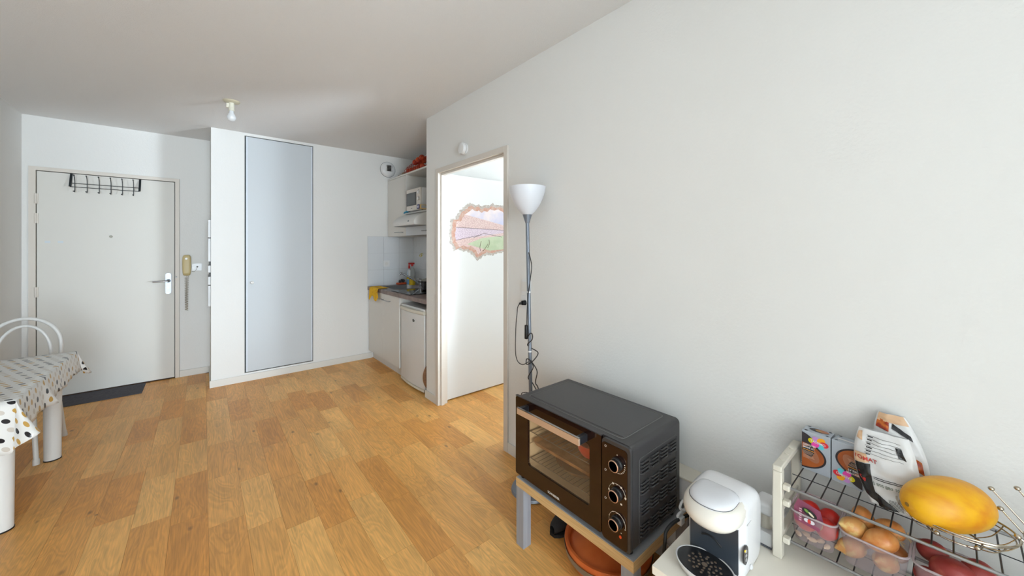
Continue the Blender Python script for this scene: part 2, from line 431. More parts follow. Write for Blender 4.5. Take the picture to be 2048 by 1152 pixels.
# unseen wardrobe added to shade the open door leaf
wd = thing('wardrobe', (2.56, 2.02, 0), 'tall white bedroom wardrobe standing beyond the open door', 'wardrobe')
B().box(2.20, 2.92, 1.74, 2.30, .0, 2.20).done('carcass', LAM, wd, smooth=0)
for x0, x1 in ((2.203, 2.559), (2.561, 2.917)):
    wdd = B().box(x0, x1, 1.722, 1.7395, .06, 2.19).done('door', LAM, wd, bevel=.001)
    B().cyl(((2.545 if x0 < 2.4 else 2.575), 1.71, 1.0), ((2.545 if x0 < 2.4 else 2.575), 1.71, 1.15), .006, n=10).done('handle', STEEL, wdd)

bd = thing('bed', (2.95, .95, 0), 'low bed with white bedding inside the bedroom beyond the wardrobe', 'bed')  # unseen furniture added to block low window light bound for the floor
B().box(2.02, 3.95, .32, 1.56, .06, .26).done('bed_base', LAM, bd, bevel=.01)
B().box(2.03, 3.94, .33, 1.55, .26, .44).done('mattress', WHITE, bd, bevel=.04, seg=4)
B().box(2.00, 3.30, .31, 1.58, .44, .53).done('duvet', mat('white_bedding', (232, 232, 234), .9, bump=(9, .8, .05)), bd, bevel=.035, seg=4)
for y in (.64, 1.24): B().ell((3.62, y, .51), .20, .27, .07, 24, 12).done('pillow', MATS['white_bedding'], bd)
for x in (2.06, 3.88):
    for y in (.36, 1.48): B().cyl((x, y, 0), (x, y, .06), .025, n=12).done('leg', LAM, bd)

# ------------------------------------------------------------------ things on the walls and ceiling
# coat rack over the entry door
cr = thing('coat_rack', (-.71, YB - .004, 1.92), 'black wire coat rack with six hooks hanging over the entry door', 'coat rack')
for x, xb in ((-.935, -.935), (-.487, -.487)):
    B().loft([[(x + sx * .008, YB - .006 - k * .05 + sy * .0025, 2.046 - k * .125) for sx, sy in ((-1, -1), (1, -1), (1, 1), (-1, 1))] for k in (0, 1)]).done('side_strap', BLACKM, cr, smooth=0)
for z, yo in ((1.955, .043), (1.92, .057)):
    B().cyl((-.935, YB - yo, z), (-.487, YB - yo, z), .0028, n=8).done('rod', BLACKM, cr)
hx0 = -.905
wire = [(0, YB - .098, 2.022), (0, YB - .075, 2.006), (0, YB - .063, 1.975), (0, YB - .062, 1.93), (0, YB - .062, 1.885), (0, YB - .070, 1.872), (0, YB - .098, 1.876)]
hooks = None
for i in range(6):
    x = hx0 + i * .0755
    b = B(Matrix.Translation((x, 0, 0)))
    b.tube(spline(wire, 5), .003, n=7); b.ell((0, YB - .098, 2.023), .0065, .0065, .005, 10, 6); b.ell((0, YB - .10, 1.877), .0065, .0075, .005, 10, 6)
    if hooks is None: hooks = b.done('hook', BLACKM, cr); h_x = x
    else:
        b.bm.free(); copy_part(hooks, cr, (x - h_x, 0, 0))

# intercom handset with coiled cord, and the socket beside it
ic = thing('intercom_phone', (-.137, YB, 1.066), 'beige wall intercom handset with a coiled cord beside the entry door', 'intercom')
BEIGE = mat('yellowed_plastic', (206, 186, 134), .4)
B().prism(rrect(-.168, -.104, 1.09, 1.275, .012), 'Y', YB - .02, YB).done('cradle', BEIGE, ic)
hs = []
for z, hw, y in ((1.068, .018, .036), (1.075, .028, .052), (1.10, .033, .058), (1.14, .035, .052), (1.18, .036, .048), (1.22, .036, .052), (1.26, .034, .058), (1.278, .028, .052), (1.286, .018, .036)):
    cyy = YB - .032; d = y - .022
    hs.append([(-.137 + hw * math.copysign(abs(math.cos(a)) ** .6, math.cos(a)), cyy + d * .55 * math.copysign(abs(math.sin(a)) ** .6, math.sin(a)) , z) for a in [2 * PI * i / 20 for i in range(20)]])
B().loft(hs).done('handset', BEIGE, ic, smooth=60)
B().cyl((-.140, YB - .056, 1.247), (-.140, YB - .050, 1.247), .010, n=16).done('emblem', PLASTIC, ic)
pts = []
for i in range(361):
    t = i / 360
    if t < .5: s_, x = t * 2, -.145 + .012 * t
    else: s_, x = (1 - t) * 2, -.139 + .016 * (t - .5)
    z = 1.06 - .35 * s_ - .01; r = .008 + .004 * s_
    a = t * 2 * PI * 38
    pts.append((x + r * math.cos(a), YB - .026 + r * math.sin(a), z))
B().tube([(-.139, YB - .03, 1.075)] + pts + [(-.131, YB - .02, 1.08)], .0017, n=5).done('coiled_cord', mat('grey_beige_cord', (172, 160, 140), .5), ic)
so = thing('wall_socket', (-.055, YB, 1.117), 'small white telephone socket between the intercom and the closet corner', 'socket')
B().prism(rrect(-.094, -.015, 1.117, 1.192, .006), 'Y', YB - .012, YB).done('cover_plate', PLASTIC, so)
B().cyl((-.052, YB - .016, 1.158), (-.052, YB - .011, 1.158), .008, n=12).done('outlet_hole', mat('grey_hole', (90, 90, 88), .6), so)
B().tube(spline([(-.052, YB - .016, 1.157), (-.06, YB - .024, 1.13), (-.078, YB - .02, 1.108), (-.098, YB - .02, 1.112)]), .002, n=6).done('lead', mat('grey_lead', (180, 176, 168), .5), so)

# electrical panel on the closet's side wall
ep = thing('electrical_panel', (XC, 4.92, .78), 'slim white electrical panel on the narrow wall beside the entry door', 'electrical panel')
for z0, z1 in ((.78, .985), (.995, 1.075), (1.115, 1.185), (1.225, 1.455), (1.465, 1.64)):
    B().box(XC - .022, XC, 4.72, 5.12, z0, z1).done('panel_cover', PLASTIC, ep, bevel=.002)
B().box(XC - .010, XC, 4.725, 5.115, .785, 1.635).done('panel_back', mat('grey_panel', (120, 122, 124), .6), ep, smooth=0)

# doormat
dm = B().box(-1.10, -.443, 4.86, 5.20, .0, .007).done('doormat', mat('dark_grey_mat', (72, 70, 76), .95, bump=(400, .6, .003), vary=(60, (92, 88, 92), .35, .7)), label='dark grey doormat on the oak floor before the entry door', cat='doormat', bevel=.002)

# ceiling lamp: plate, holder, bare bulb
cl_ = thing('ceiling_light', (.171, 3.70, CH), 'bare white bulb in a holder under a round ceiling plate', 'ceiling light')
B().lathe((.171, 3.70, CH - .014), [(0, 0), (.03, 0), (.052, .006), (.058, .014), (0, .014)]).done('ceiling_plate', mat('cream_plate', (214, 206, 180), .5), cl_)
B().cyl((.171, 3.70, CH - .075), (.171, 3.70, CH - .012), .019).cyl((.171, 3.70, CH - .078), (.171, 3.70, CH - .072), .022).cyl((.171, 3.70, CH - .052), (.171, 3.70, CH - .047), .022).box(.138, .160, 3.69, 3.71, CH - .055, CH - .022).done('lamp_holder', mat('cream_holder', (236, 232, 214), .4), cl_)
B().lathe((.171, 3.70, CH - .076), [(.015, 0), (.016, -.018), (.024, -.032), (.030, -.05), (.029, -.064), (.020, -.078), (.008, -.0845), (0, -.085)]).done('bulb', mat('opal_bulb', (236, 238, 240), .15), cl_)

# smoke detector over the bedroom door
sd = thing('smoke_detector', (XR, 2.42, 2.128), 'round white smoke detector on the wall above the bedroom door', 'smoke detector')
B().lathe((XR, 2.42, 2.128), [(.042, 0), (.044, .004), (.044, .012), (.041, .014), (0, .014)], ax=(-1, 0, 0)).done('mount', PLASTIC, sd)
B().cyl((XR - .014, 2.42, 2.128), (XR - .018, 2.42, 2.128), .039).done('sensor_gap', mat('dark_slot', (70, 70, 70), .7), sd)
B().lathe((XR - .018, 2.42, 2.128), [(.044, 0), (.045, .012), (.040, .022), (.020, .026), (0, .0265)], ax=(-1, 0, 0)).done('cover', PLASTIC, sd)

# extractor vent
vt = thing('air_vent', (1.803, YC, 2.36), 'round white extractor vent with dark slots high on the closet wall', 'vent')
B().lathe((1.803, YC, 2.36), [(.094, 0), (.096, .006), (.094, .010), (.070, .030), (.045, .034), (0, .034)], ax=(0, -1, 0), n=40).done('vent_cover', PLASTIC, vt)
B().lathe((1.803, YC, 2.36), [(.099, 0), (.099, .003), (.096, .003)], ax=(0, -1, 0), n=40).done('rim_shadow', mat('dull_grey_rim', (120, 118, 116), .7), vt)  # grey ring painted as the shadow round the vent
B().box(1.782, 1.835, YC - .037, YC - .033, 2.335, 2.412).done('vent_opening', mat('black_opening', (26, 20, 18), .9), vt, smooth=0)
for i in range(5):
    z = 2.335 + i * .0165
    B().box(1.765, 1.855, YC - .0395, YC - .0365, z, z + .0035).done('fin', mat('vent_fin', (150, 146, 138), .6), vt, smooth=0)

# wall switch and socket beside the torch lamp
sw = thing('light_switch', (XR, 1.713, 1.08), 'white double wall switch beside the bedroom door behind the lamp pole', 'switch')
B().prism(rrect(1.672, 1.752, 1.075, 1.16, .006), 'X', XR - .009, XR).done('cover_plate', PLASTIC, sw)
B().prism(rrect(1.682, 1.742, 1.086, 1.148, .003), 'X', XR - .013, XR - .008).done('rocker', WHITE, sw)
ws = thing('wall_outlet', (XR, 1.713, .97), 'white wall outlet with a black plug below the light switch', 'socket')
B().prism(rrect(1.672, 1.752, .975, 1.06, .006), 'X', XR - .009, XR).done('cover_plate', PLASTIC, ws)
B().cyl((XR - .012, 1.712, 1.017), (XR - .008, 1.712, 1.017), .02).done('outlet_ring', WHITE, ws)

# torn-wall sticker on the bedroom door
st = thing('door_sticker', (1.97, 2.862, 1.24), 'torn wall sticker of a packed stadium on the open bedroom door', 'sticker')
def onleaf(y): return lambda u, v: (u, y, v)
outl = [(1.672, 1.476), (1.690, 1.62), (1.735, 1.625), (1.787, 1.706), (1.83, 1.735), (1.895, 1.778), (1.94, 1.762), (1.985, 1.775), (2.02, 1.755), (2.07, 1.775), (2.12, 1.765), (2.156, 1.792), (2.21, 1.775), (2.268, 1.785), (2.33, 1.76), (2.38, 1.70), (2.41, 1.60), (2.415, 1.48), (2.39, 1.37), (2.32, 1.32), (2.268, 1.315), (2.20, 1.30), (2.156, 1.285), (2.09, 1.295), (2.037, 1.274), (1.973, 1.237), (1.940, 1.28), (1.906, 1.304), (1.86, 1.33), (1.813, 1.328), (1.765, 1.35), (1.724, 1.333), (1.70, 1.385), (1.682, 1.40)]
def jag(poly, amp, step=.012, shrink=0.0, seed=1):
    rnd = random.Random(seed); out = []
    cx = sum(p[0] for p in poly) / len(poly); cy = sum(p[1] for p in poly) / len(poly)
    for i in range(len(poly)):
        a, b = poly[i], poly[(i + 1) % len(poly)]
        L = math.hypot(b[0] - a[0], b[1] - a[1]); k = max(1, int(L / step))
        for j in range(k):
            t = j / k; x = a[0] + (b[0] - a[0]) * t; y = a[1] + (b[1] - a[1]) * t
            dx, dy = x - cx, y - cy; r = math.hypot(dx, dy)
            f = 1 - shrink / r + rnd.uniform(-amp, amp) / r
            out.append((cx + dx * f, cy + dy * f))
    return out
cx0 = sum(p[0] for p in outl) / len(outl)
B().prism(jag(outl, .010, seed=3), 'Y', 2.8655, 2.8645).done('torn_plaster', mat('print_plaster', (176, 164, 154), .6, vary=(40, (206, 198, 190), .35, .65)), st, smooth=0)
B().prism(jag(outl, .005, shrink=.026, seed=5), 'Y', 2.8645, 2.8638).done('torn_brick', mat('print_brick', (200, 150, 130), .6, vary=(30, (206, 176, 160), .4, .65)), st, smooth=0)
inner = jag(outl, .004, shrink=.062, seed=8)
def clip(poly, f):
    """keep the part of the polygon where f(u, v) >= 0 (f linear)"""
    out = []
    for i in range(len(poly)):
        a, b = poly[i], poly[(i + 1) % len(poly)]; fa, fb = f(*a), f(*b)
        if fa >= 0: out.append(a)
        if (fa >= 0) != (fb >= 0):
            t = fa / (fa - fb); out.append((a[0] + (b[0] - a[0]) * t, a[1] + (b[1] - a[1]) * t))
    return out
y0 = 2.8632
print_poly('sky_print', inner, onleaf(y0), mat('print_sky', (206, 204, 226), .6, vary=(5, (240, 226, 226), .4, .6)), st)
crowd = mat('print_crowd', (206, 170, 168), .6, vary=(160, (236, 214, 206), .42, .58))
crowd2 = mat('print_crowd_far', (200, 178, 192), .6, vary=(150, (232, 216, 224), .42, .58))
print_poly('upper_stand_print', clip(inner, lambda u, v: (1.675 - .18 * (u - 1.80)) - v), onleaf(y0 - .0003), crowd, st)
print_poly('middle_stand_print', clip(inner, lambda u, v: (1.545 - .02 * (u - 1.75)) - v), onleaf(y0 - .0006), crowd2, st)
print_poly('lower_stand_print', clip(inner, lambda u, v: (1.43 + .14 * (u - 1.72)) - v), onleaf(y0 - .0009), crowd, st)
pitch = [(1.86, 1.395), (2.03, 1.455), (2.36, 1.49), (2.40, 1.40), (2.28, 1.345), (2.12, 1.335)]
print_poly('pitch_print', pitch, onleaf(y0 - .0012), mat('print_grass', (186, 200, 164), .6, vary=(12, (198, 208, 176), .4, .6)), st)
for a, b in (((1.86, 1.545), (2.36, 1.535)), ((1.74, 1.43), (2.02, 1.485)), ((1.93, 1.455), (2.05, 1.50)), ((2.05, 1.50), (2.27, 1.468)), ((1.745, 1.545), (1.90, 1.545))):
    d = Vector((b[0] - a[0], b[1] - a[1])).normalized(); n = Vector((-d.y, d.x)) * .0022
    print_poly('line_print', [(a[0] + n.x, a[1] + n.y), (b[0] + n.x, b[1] + n.y), (b[0] - n.x, b[1] - n.y), (a[0] - n.x, a[1] - n.y)], onleaf(y0 - .0014), mat('print_dark_line', (130, 110, 112), .6), st)
for c in ([(2.01, 1.33), (2.005, 1.37), (2.02, 1.425)], [(2.04, 1.33), (2.075, 1.365), (2.10, 1.40)], [(2.095, 1.36), (2.115, 1.40), (2.11, 1.44)]):
    B().tube([(p[0], y0 - .0015, p[1]) for p in spline([(q[0], 0, q[1]) for q in c], 4) for p in [(p.x, p.z)]], .0022, n=5).done('crack_print', mat('print_crack', (108, 84, 66), .6), st)

# ------------------------------------------------------------------ kitchen corner
# base cabinet
bc = thing('base_cabinet', (1.86, 4.15, 0), 'white laminate base cabinet under the kitchen worktop beside the small fridge', 'cabinet')
B().box(1.578, XK - .01, 3.685, 3.703, .10, .846).box(1.578, XK - .01, YC - .030, YC - .012, .10, .846).box(1.578, XK - .01, 3.703, YC - .030, .10, .118).box(XK - .02, XK - .01, 3.703, YC - .030, .118, .846).done('carcass', LAM, bc, smooth=0)
B().box(1.617, 1.632, 3.685, YC - .013, 0, .10).done('plinth', LAM, bc, smooth=0)
for y0_, y1_ in ((4.142, 4.606), (3.688, 4.138)):
    dr = B().box(1.560, 1.5775, y0_, y1_, .105, .842).done('door', LAM, bc, smooth=0, bevel=.0012)
    ya, yb = (4.165, 4.335) if y0_ > 4 else (3.915, 4.11)
    B().tube([(1.556, ya, .778), (1.532, ya, .778), (1.532, yb, .778), (1.556, yb, .778)], .0045, n=8).done('handle', STEEL, dr)
# worktop with the sink cut out
WT = mat('brown_stone_laminate', (140, 118, 108), .35, vary=(14, (112, 92, 86), .35, .65))
B().box(1.545, 1.66, YK + .004, YC - .012, .847, .887).box(2.06, XK - .009, YK + .004, YC - .012, .847, .887).box(1.66, 2.06, 4.50, YC - .012, .847, .887).box(1.66, 2.06, YK + .004, 4.06, .847, .887).done(
    'worktop', WT, smooth=0, label='brown stone-effect kitchen worktop with sink and hob set in', cat='worktop', merge=True)
sk = thing('kitchen_sink', (1.86, 4.28, .80), 'stainless steel sink bowl set into the brown worktop', 'sink')
o1 = lambda z, g, r: [(x, y, z) for x, y in rrect(1.66 - g, 2.06 + g, 4.06 - g, 4.50 + g, r)]
B().loft([o1(.8885, .022, .05), o1(.891, .018, .05), o1(.889, -.006, .06), o1(.76, -.03, .07), o1(.752, -.06, .06)], False, True).done('basin', STEEL, sk, smooth=50)
B().cyl((1.86, 4.28, .7525), (1.86, 4.28, .757), .035).done('drain', CHROME, sk)
tp = thing('kitchen_tap', (2.00, 4.13, .887), 'chrome kitchen tap with a long spout over the sink', 'tap')
B().cyl((2.02, 4.13, .891), (2.02, 4.13, .97), .021).done('tap_body', CHROME, tp)
B().tube(spline([(2.01, 4.14, .925), (1.96, 4.16, .965), (1.88, 4.19, 1.02), (1.82, 4.21, 1.053), (1.80, 4.215, 1.055), (1.79, 4.22, 1.04)]), .0105, n=10).done('spout', CHROME, tp)
B().tube(spline([(2.02, 4.13, .97), (2.015, 4.12, .985), (1.96, 4.08, .99)]), .008, n=8).done('tap_lever', CHROME, tp)
B().prism(rrect(1.575, 2.06, 3.46, 3.945, .01), 'Z', .8875, .894).done('ceramic_hob', mat('black_glass', (12, 12, 14), .05), label='black glass hob on the worktop beside the sink', cat='hob')
pot = thing('cooking_pot', (1.93, 3.71, .894), 'black cooking pot with a glass lid on the hob', 'pot')
B().lathe((1.93, 3.71, .8945), [(0, 0), (.085, 0), (.097, .012), (.101, .10), (.104, .103), (.098, .103), (.094, .02), (0, .01)], n=36).done('pot_body', mat('black_enamel', (16, 15, 17), .2), pot)
ld = B().lathe((1.93, 3.71, .998), [(.106, 0), (.106, .006), (.09, .016), (.05, .03), (0, .035)], n=36).done('lid', clear('lid_glass', (225, 228, 226), .5, .1, (190, 186, 176)), pot)
B().lathe((1.93, 3.71, 1.033), [(.008, -.004), (.010, .008), (.021, .012), (.022, .026), (.012, .032), (0, .032)], n=20).done('knob', BLACK, ld)
B().tube(spline([(1.835, 3.735, .985), (1.815, 3.76, .99), (1.80, 3.735, .99), (1.832, 3.69, .985)]), .006, n=8).done('handle', BLACK, pot)

def bottle(name, x, y, h, r, label, body, liquid, cap_c, spray):
    t = thing(name, (x, y, .887), label, 'bottle')
    B().lathe((x, y, .8875), [(0, 0), (r, 0), (r, h * .55), (r * .8, h * .68), (r * .35, h * .8), (r * .35, h * .86), (0, h * .86)], n=20).done('bottle_body', body, t)
    B().lathe((x, y, .8885), [(0, 0), (r * 1.02, 0), (r * 1.02, h * .27), (0, h * .27)], n=20).done('liquid', liquid, t)
    if spray:
        B().cyl((x, y, .887 + h * .84), (x, y, .887 + h * .92), r * .4).box(x - r * 1.3, x + r * .7, y - r * .35, y + r * .35, .887 + h * .92, .887 + h).box(x - r * 1.25, x - r * 1.0, y - r * .2, y + r * .2, .887 + h * .8, .887 + h * .93).done('spray_head', cap_c, t, bevel=.003)
    else:
        B().cyl((x, y, .887 + h * .84), (x, y, .887 + h), r * .45).done('cap', cap_c, t)
    return t
CLEARP = clear('clear_bottle_plastic', (238, 240, 240), .35, .15, (235, 235, 232))
RED = mat('red_plastic', (200, 34, 30), .35)
YEL = mat('yellow_liquid', (226, 190, 20), .25)
b1 = bottle('spray_bottle', 2.05, 4.435, .285, .038, 'tall clear spray bottle with yellow liquid and red trigger by the sink', CLEARP, YEL, RED, True)
B().prism(rrect(4.405, 4.465, 1.0, 1.08, .006), 'X', 2.0115, 2.0105).done('bottle_label', PLASTIC, b1)
b2 = bottle('soap_bottle', 2.05, 4.525, .245, .030, 'white and blue dish soap bottle with red cap next to the spray bottle', mat('white_blue_bottle', (214, 228, 240), .3), mat('blue_label', (120, 178, 220), .35), RED, False)
B().cyl((2.05, 4.525, .957), (2.05, 4.525, .99), .0312).done('bottle_label', YEL, b2)
sp = thing('scrub_sponge', (1.96, 4.555, .887), 'orange sponge with a dark scouring ball on it behind the sink', 'sponge')
B().prism(rrect(1.90, 2.02, 4.535, 4.592, .01), 'Z', .8915, .913).done('sponge', mat('orange_sponge', (214, 92, 52), .9, bump=(300, .6, .003)), sp, bevel=.004)
b = B(); rnd = random.Random(4)
for i in range(9): b.ell((1.925 + rnd.random() * .07, 4.548 + rnd.random() * .03, .925 + rnd.random() * .022), .018, .016, .016, 10, 6)
b.done('scouring_ball', mat('grey_scourer', (62, 64, 70), .6, bump=(200, 1, .004)), sp)
# yellow dish cloth draped on the worktop edge
def cloth(u, v):
    y = 4.50 - .28 * u + .012 * math.sin(v * 7 + u * 3)
    L = v * .24
    wav = .006 * math.sin(u * 14 + v * 2)
    if L < .12: return (1.545 + .118 - L, y, .8895 + .0015 + max(wav, -.001) * .4)
    d = (L - .12) * (1 + .25 * math.sin(u * 9 + 1))
    return (1.541 - .008 * math.sin(min(d / .03, 1) * PI / 2) - abs(wav), y, .8895 - d)
b = B().grid(cloth, 26, 22)
dc = b.done('dish_cloth', mat('yellow_cloth', (236, 184, 30), .9, vary=(38, (206, 120, 24), .60, .66), bump=(250, .3, .002)), label='yellow patterned dish cloth hanging over the worktop edge', cat='cloth', smooth=80)
sm = dc.modifiers.new('thick', 'SOLIDIFY'); sm.thickness = .002; sm.offset = 1
# tile socket and leaf hook
to = thing('tile_socket', (1.78, YC - .008, 1.12), 'white socket on the kitchen tiles above the sink', 'socket')
B().prism(rrect(1.742, 1.822, 1.122, 1.202, .006), 'Y', YC - .016, YC - .008).done('cover_plate', PLASTIC, to)
B().cyl((1.782, YC - .0165, 1.162), (1.782, YC - .0155, 1.162), .021).done('outlet_recess', WHITE, to)
lh = B(); pts = [(XK - .010, 4.362 + .048 * math.cos(a), 1.27 + .016 * math.sin(a) * (1 + .2 * math.cos(a)) - .010 * math.cos(a)) for a in [2 * PI * i / 24 for i in range(24)]]
lh.tube(pts, .003, n=6, closed=True); lh.box(XK - .012, XK - .008, 4.357, 4.367, 1.25, 1.29)
lh.done('wall_hook', mat('yellow_wire', (220, 196, 60), .5), label='yellow oval hook stuck on the tiles behind the pot', cat='hook')

# small fridge
FRW = mat('fridge_white', (224, 222, 219), .3)
fg = thing('small_fridge', (1.83, 3.385, 0), 'small white fridge standing under the end of the worktop', 'fridge')
B().box(1.605, 2.10, 3.125, 3.645, .02, .745).done('fridge_body', FRW, fg, bevel=.004)
bow = lambda x0, z: [(x0, 3.645, z)] + [(1.562 - .018 * math.sin(PI * i / 14), 3.645 - .52 * i / 14, z) for i in range(15)] + [(x0, 3.125, z)]
fd = B().loft([bow(1.602, .045), bow(1.602, .735)]).done('fridge_door', FRW, fg, bevel=.006, smooth=30)
bow2 = lambda dx, z: [(1.602, 3.645, z)] + [(1.560 - dx - .018 * math.sin(PI * i / 14), 3.645 - .52 * i / 14, z) for i in range(15)] + [(1.602, 3.125, z)]
B().loft([bow2(.004, .738), bow2(.008, .748), bow2(.006, .765), bow2(0, .768)]).done('handle_trim', mat('cream_trim', (226, 219, 202), .35), fd, smooth=30)
B().loft([bow2(.001, .022), bow2(.001, .043)]).done('bottom_trim', mat('cream_trim', (226, 219, 202), .35), fd, smooth=30)
B().box(1.565, 2.10, 3.125, 3.645, .768, .788).done('fridge_top', FRW, fg, bevel=.005)
B().lathe((1.545, 3.315, .663), [(.021, 0), (.021, .0035), (.017, .005), (0, .005)], ax=(-1, 0, 0), sx=1, sy=.6).done('badge', mat('dark_badge', (70, 68, 64), .3, .6), fd, label='dark oval badge')
print_poly('badge_streak', circle(3.315 - 3.315, .663 - .663, .012, .0045, 16, rot=-.15), lambda u, v: (1.5395, 3.315 - u, .663 + v), mat('silver_print', (176, 168, 150), .4), fd)
for yy in (3.17, 3.60): B().cyl((1.63, yy, 0), (1.63, yy, .022), .016, n=12).cyl((2.05, yy, 0), (2.05, yy, .022), .016, n=12).done('foot', BLACK, fg)
# round wooden board standing beside the fridge
B(Matrix.Translation((1.70, 3.108, .165)) @ Matrix.Rotation(math.radians(-3), 4, 'X')).lathe((0, -.006, 0), [(0, 0), (.155, 0), (.16, .003), (.16, .009), (.155, .012), (0, .012)], ax=(0, 1, 0), n=48).done(
    'round_board', mat('brown_wood_board', (150, 104, 66), .6, vary=(10, (122, 82, 50), .35, .65, (4, 1, 40))), label='round brown wooden board standing between the fridge and the wall', cat='board')

# wall cabinet with open shelf
uc = thing('wall_cabinet', (1.975, 4.06, 1.50), 'white wall cabinet with an open microwave shelf above the kitchen worktop', 'cabinet')
B().box(1.818, XK - .01, 4.083, YC - .010, 1.502, 2.21).done('carcass', LAM, uc, smooth=0)
ud = B().box(1.80, 1.817, 4.078, YC - .012, 1.503, 2.208).done('door', LAM, uc, smooth=0, bevel=.0012)
B().tube([(1.80, 4.345, 1.548), (1.778, 4.345, 1.548), (1.778, 4.14, 1.545), (1.80, 4.14, 1.545)], .0045, n=8).done('handle', STEEL, ud)
B().box(1.80, XK - .01, 3.49, YC - .010, 2.211, 2.229).done('top_board', LAM, uc, smooth=0)
B().box(1.80, XK - .01, 4.062, 4.0825, 1.502, 2.21).done('divider', LAM, uc, smooth=0)
B().box(1.80, XK - .01, 3.49, 3.508, 1.502, 2.21).done('side_panel', LAM, uc, smooth=0)
B().box(1.79, XK - .01, 3.5085, 4.0615, 1.748, 1.766).done('shelf', LAM, uc, smooth=0)
fl = B().box(1.80, 1.818, 3.5085, 4.061, 1.503, 1.60).done('flap', mat('pale_blue_panel', (220, 224, 228), .35), uc, smooth=0)
B().tube([(1.80, 3.62, 1.545), (1.778, 3.62, 1.545), (1.778, 3.52, 1.545), (1.80, 3.52, 1.545)], .0045, n=8).done('handle', STEEL, fl)
hd = thing('range_hood', (1.85, 3.77, 1.60), 'white curved range hood under the open microwave shelf', 'range hood')
prof = [(1.645, 1.602), (1.64, 1.625), (1.648, 1.655), (1.69, 1.70), (1.745, 1.728), (1.788, 1.742), (1.788, 1.602)]
B().prism(prof, 'Y', 3.515, 4.055).done('hood_shell', WHITE, hd, bevel=.003, smooth=50)
B().lathe((1.643, 3.65, 1.643), [(.010, -.003), (.010, .004), (0, .004)], ax=(-1, 0, .25), n=16).done('button', STEEL, hd)
for yy in (3.88, 3.92): B().box(1.638, 1.644, yy - .008, yy + .008, 1.618, 1.624).done('indicator', PLASTIC, hd)
B().box(1.652, 1.78, 3.53, 4.04, 1.597, 1.602).done('filter', mat('hood_filter', (150, 150, 148), .5, .5), hd, smooth=0)
mw = thing('microwave_oven', (1.92, 3.76, 1.767), 'white microwave oven on the open shelf of the wall cabinet', 'microwave')
B().box(1.765, 2.10, 3.585, 3.934, 1.772, 2.005).done('casing', PLASTIC, mw, bevel=.004)
mf = B().box(1.75, 1.765, 3.585, 3.934, 1.772, 2.005).done('front_panel', mat('microwave_front', (224, 217, 208), .35), mw, bevel=.002)
B().box(1.7475, 1.7505, 3.685, 3.925, 1.825, 1.965).done('door_frame', mat('dark_rim', (40, 44, 48), .3), mw, smooth=0)
B().box(1.7462, 1.748, 3.70, 3.91, 1.838, 1.952).done('door_window', mat('grey_window', (92, 96, 98), .25), mw, smooth=0)
for z in (1.955, 1.885):
    kn = B().lathe((1.75, 3.632, z), [(.018, 0), (.017, .014), (0, .014)], ax=(-1, 0, 0), n=20).done('dial', PLASTIC, mw)
    for i in range(7):
        a = math.radians(-30 + i * 40)
        B().box(1.7485, 1.7502, 3.632 + .026 * math.cos(a) - .003, 3.632 + .026 * math.cos(a) + .003, z + .026 * math.sin(a) - .003, z + .026 * math.sin(a) + .003).done('dial_mark', BLACK, kn, smooth=0)
B().box(1.7488, 1.7498, 3.785, 3.815, 1.791, 1.798).done('maker_mark', mat('grey_print', (110, 108, 106), .5), mw, smooth=0)
for x, y in ((1.78, 3.60), (1.78, 3.92), (2.08, 3.60), (2.08, 3.92)): B().cyl((x, y, 1.7665), (x, y, 1.773), .01, n=10).done('foot', BLACK, mw)
fb = thing('food_box', (1.80, 3.54, 1.767), 'small blue and yellow food carton beside the microwave', 'carton')
B().box(1.705, 1.712, 3.525, 3.578, 1.7685, 1.812).done('blue_end', mat('blue_carton', (34, 46, 120), .5), fb, smooth=0)
B().box(1.712, 1.93, 3.525, 3.578, 1.7685, 1.812).done('carton_side', mat('yellow_carton', (222, 186, 120), .6), fb, smooth=0)
B().box(1.7042, 1.7052, 3.538, 3.563, 1.778, 1.802).done('carton_label', PLASTIC, fb, smooth=0)
B().box(1.73, 1.80, 3.5238, 3.5248, 1.775, 1.806).done('carton_label', mat('grey_blue_print', (176, 178, 176), .6), fb, smooth=0)
# turquoise bag lying on the shelf edge
def bag_fn(u, v):
    a = 2 * PI * u; s_ = math.sin(PI * v)
    return (1.765 + .022 * math.cos(a) * s_ + .004 * math.sin(9 * v + 3 * a), 4.04 - .16 * v, 1.776 + .009 * math.sin(a) * s_ - .022 * (1 - v) ** 2 + .003 * math.sin(13 * v + 2 * a))
B().grid(bag_fn, 14, 14, wrap=True).done('plastic_bag', mat('turquoise_plastic', (24, 150, 190), .3), label='crumpled turquoise plastic bag on the shelf edge under the microwave', cat='bag', smooth=80)
# net of oranges and small items on top of the wall cabinet
nt = thing('orange_net', (1.90, 3.86, 2.23), 'red net bag full of oranges on top of the wall cabinet', 'net bag')
rnd = random.Random(11); oc = mat('orange_peel', (206, 82, 28), .5, vary=(30, (176, 52, 22), .4, .6))
k = 0
for i in range(5):
    for j in range(2):
        for l in range(2 if i > 1 else 1):
            y = 4.09 - i * .085 + rnd.uniform(-.01, .01); x = 1.85 + j * .062; z = 2.230 + .033 + l * .05 + (.012 * i if l else 0)
            B().ell((x, y, z), .033, .033, .032, 14, 8).done('orange', oc, nt)
netm = mat('red_net', (150, 26, 22), .7)
for i in range(9):
    y = 4.115 - i * .048; h = .075 + .008 * i
    B().tube([(1.812, y, 2.232), (1.808, y, 2.232 + h * .5), (1.83, y - .01, 2.232 + h), (1.90, y - .01, 2.236 + h), (1.94, y, 2.232 + h * .6)], .0022, n=5).done('net_strand', netm, nt)
for zf in (.25, .6, .95):
    B().tube([(1.810 + (.02 if zf > .9 else 0), 4.115 - i * .048, 2.232 + (.075 + .008 * i) * zf) for i in range(9)], .0022, n=5).done('net_strand', netm, nt)
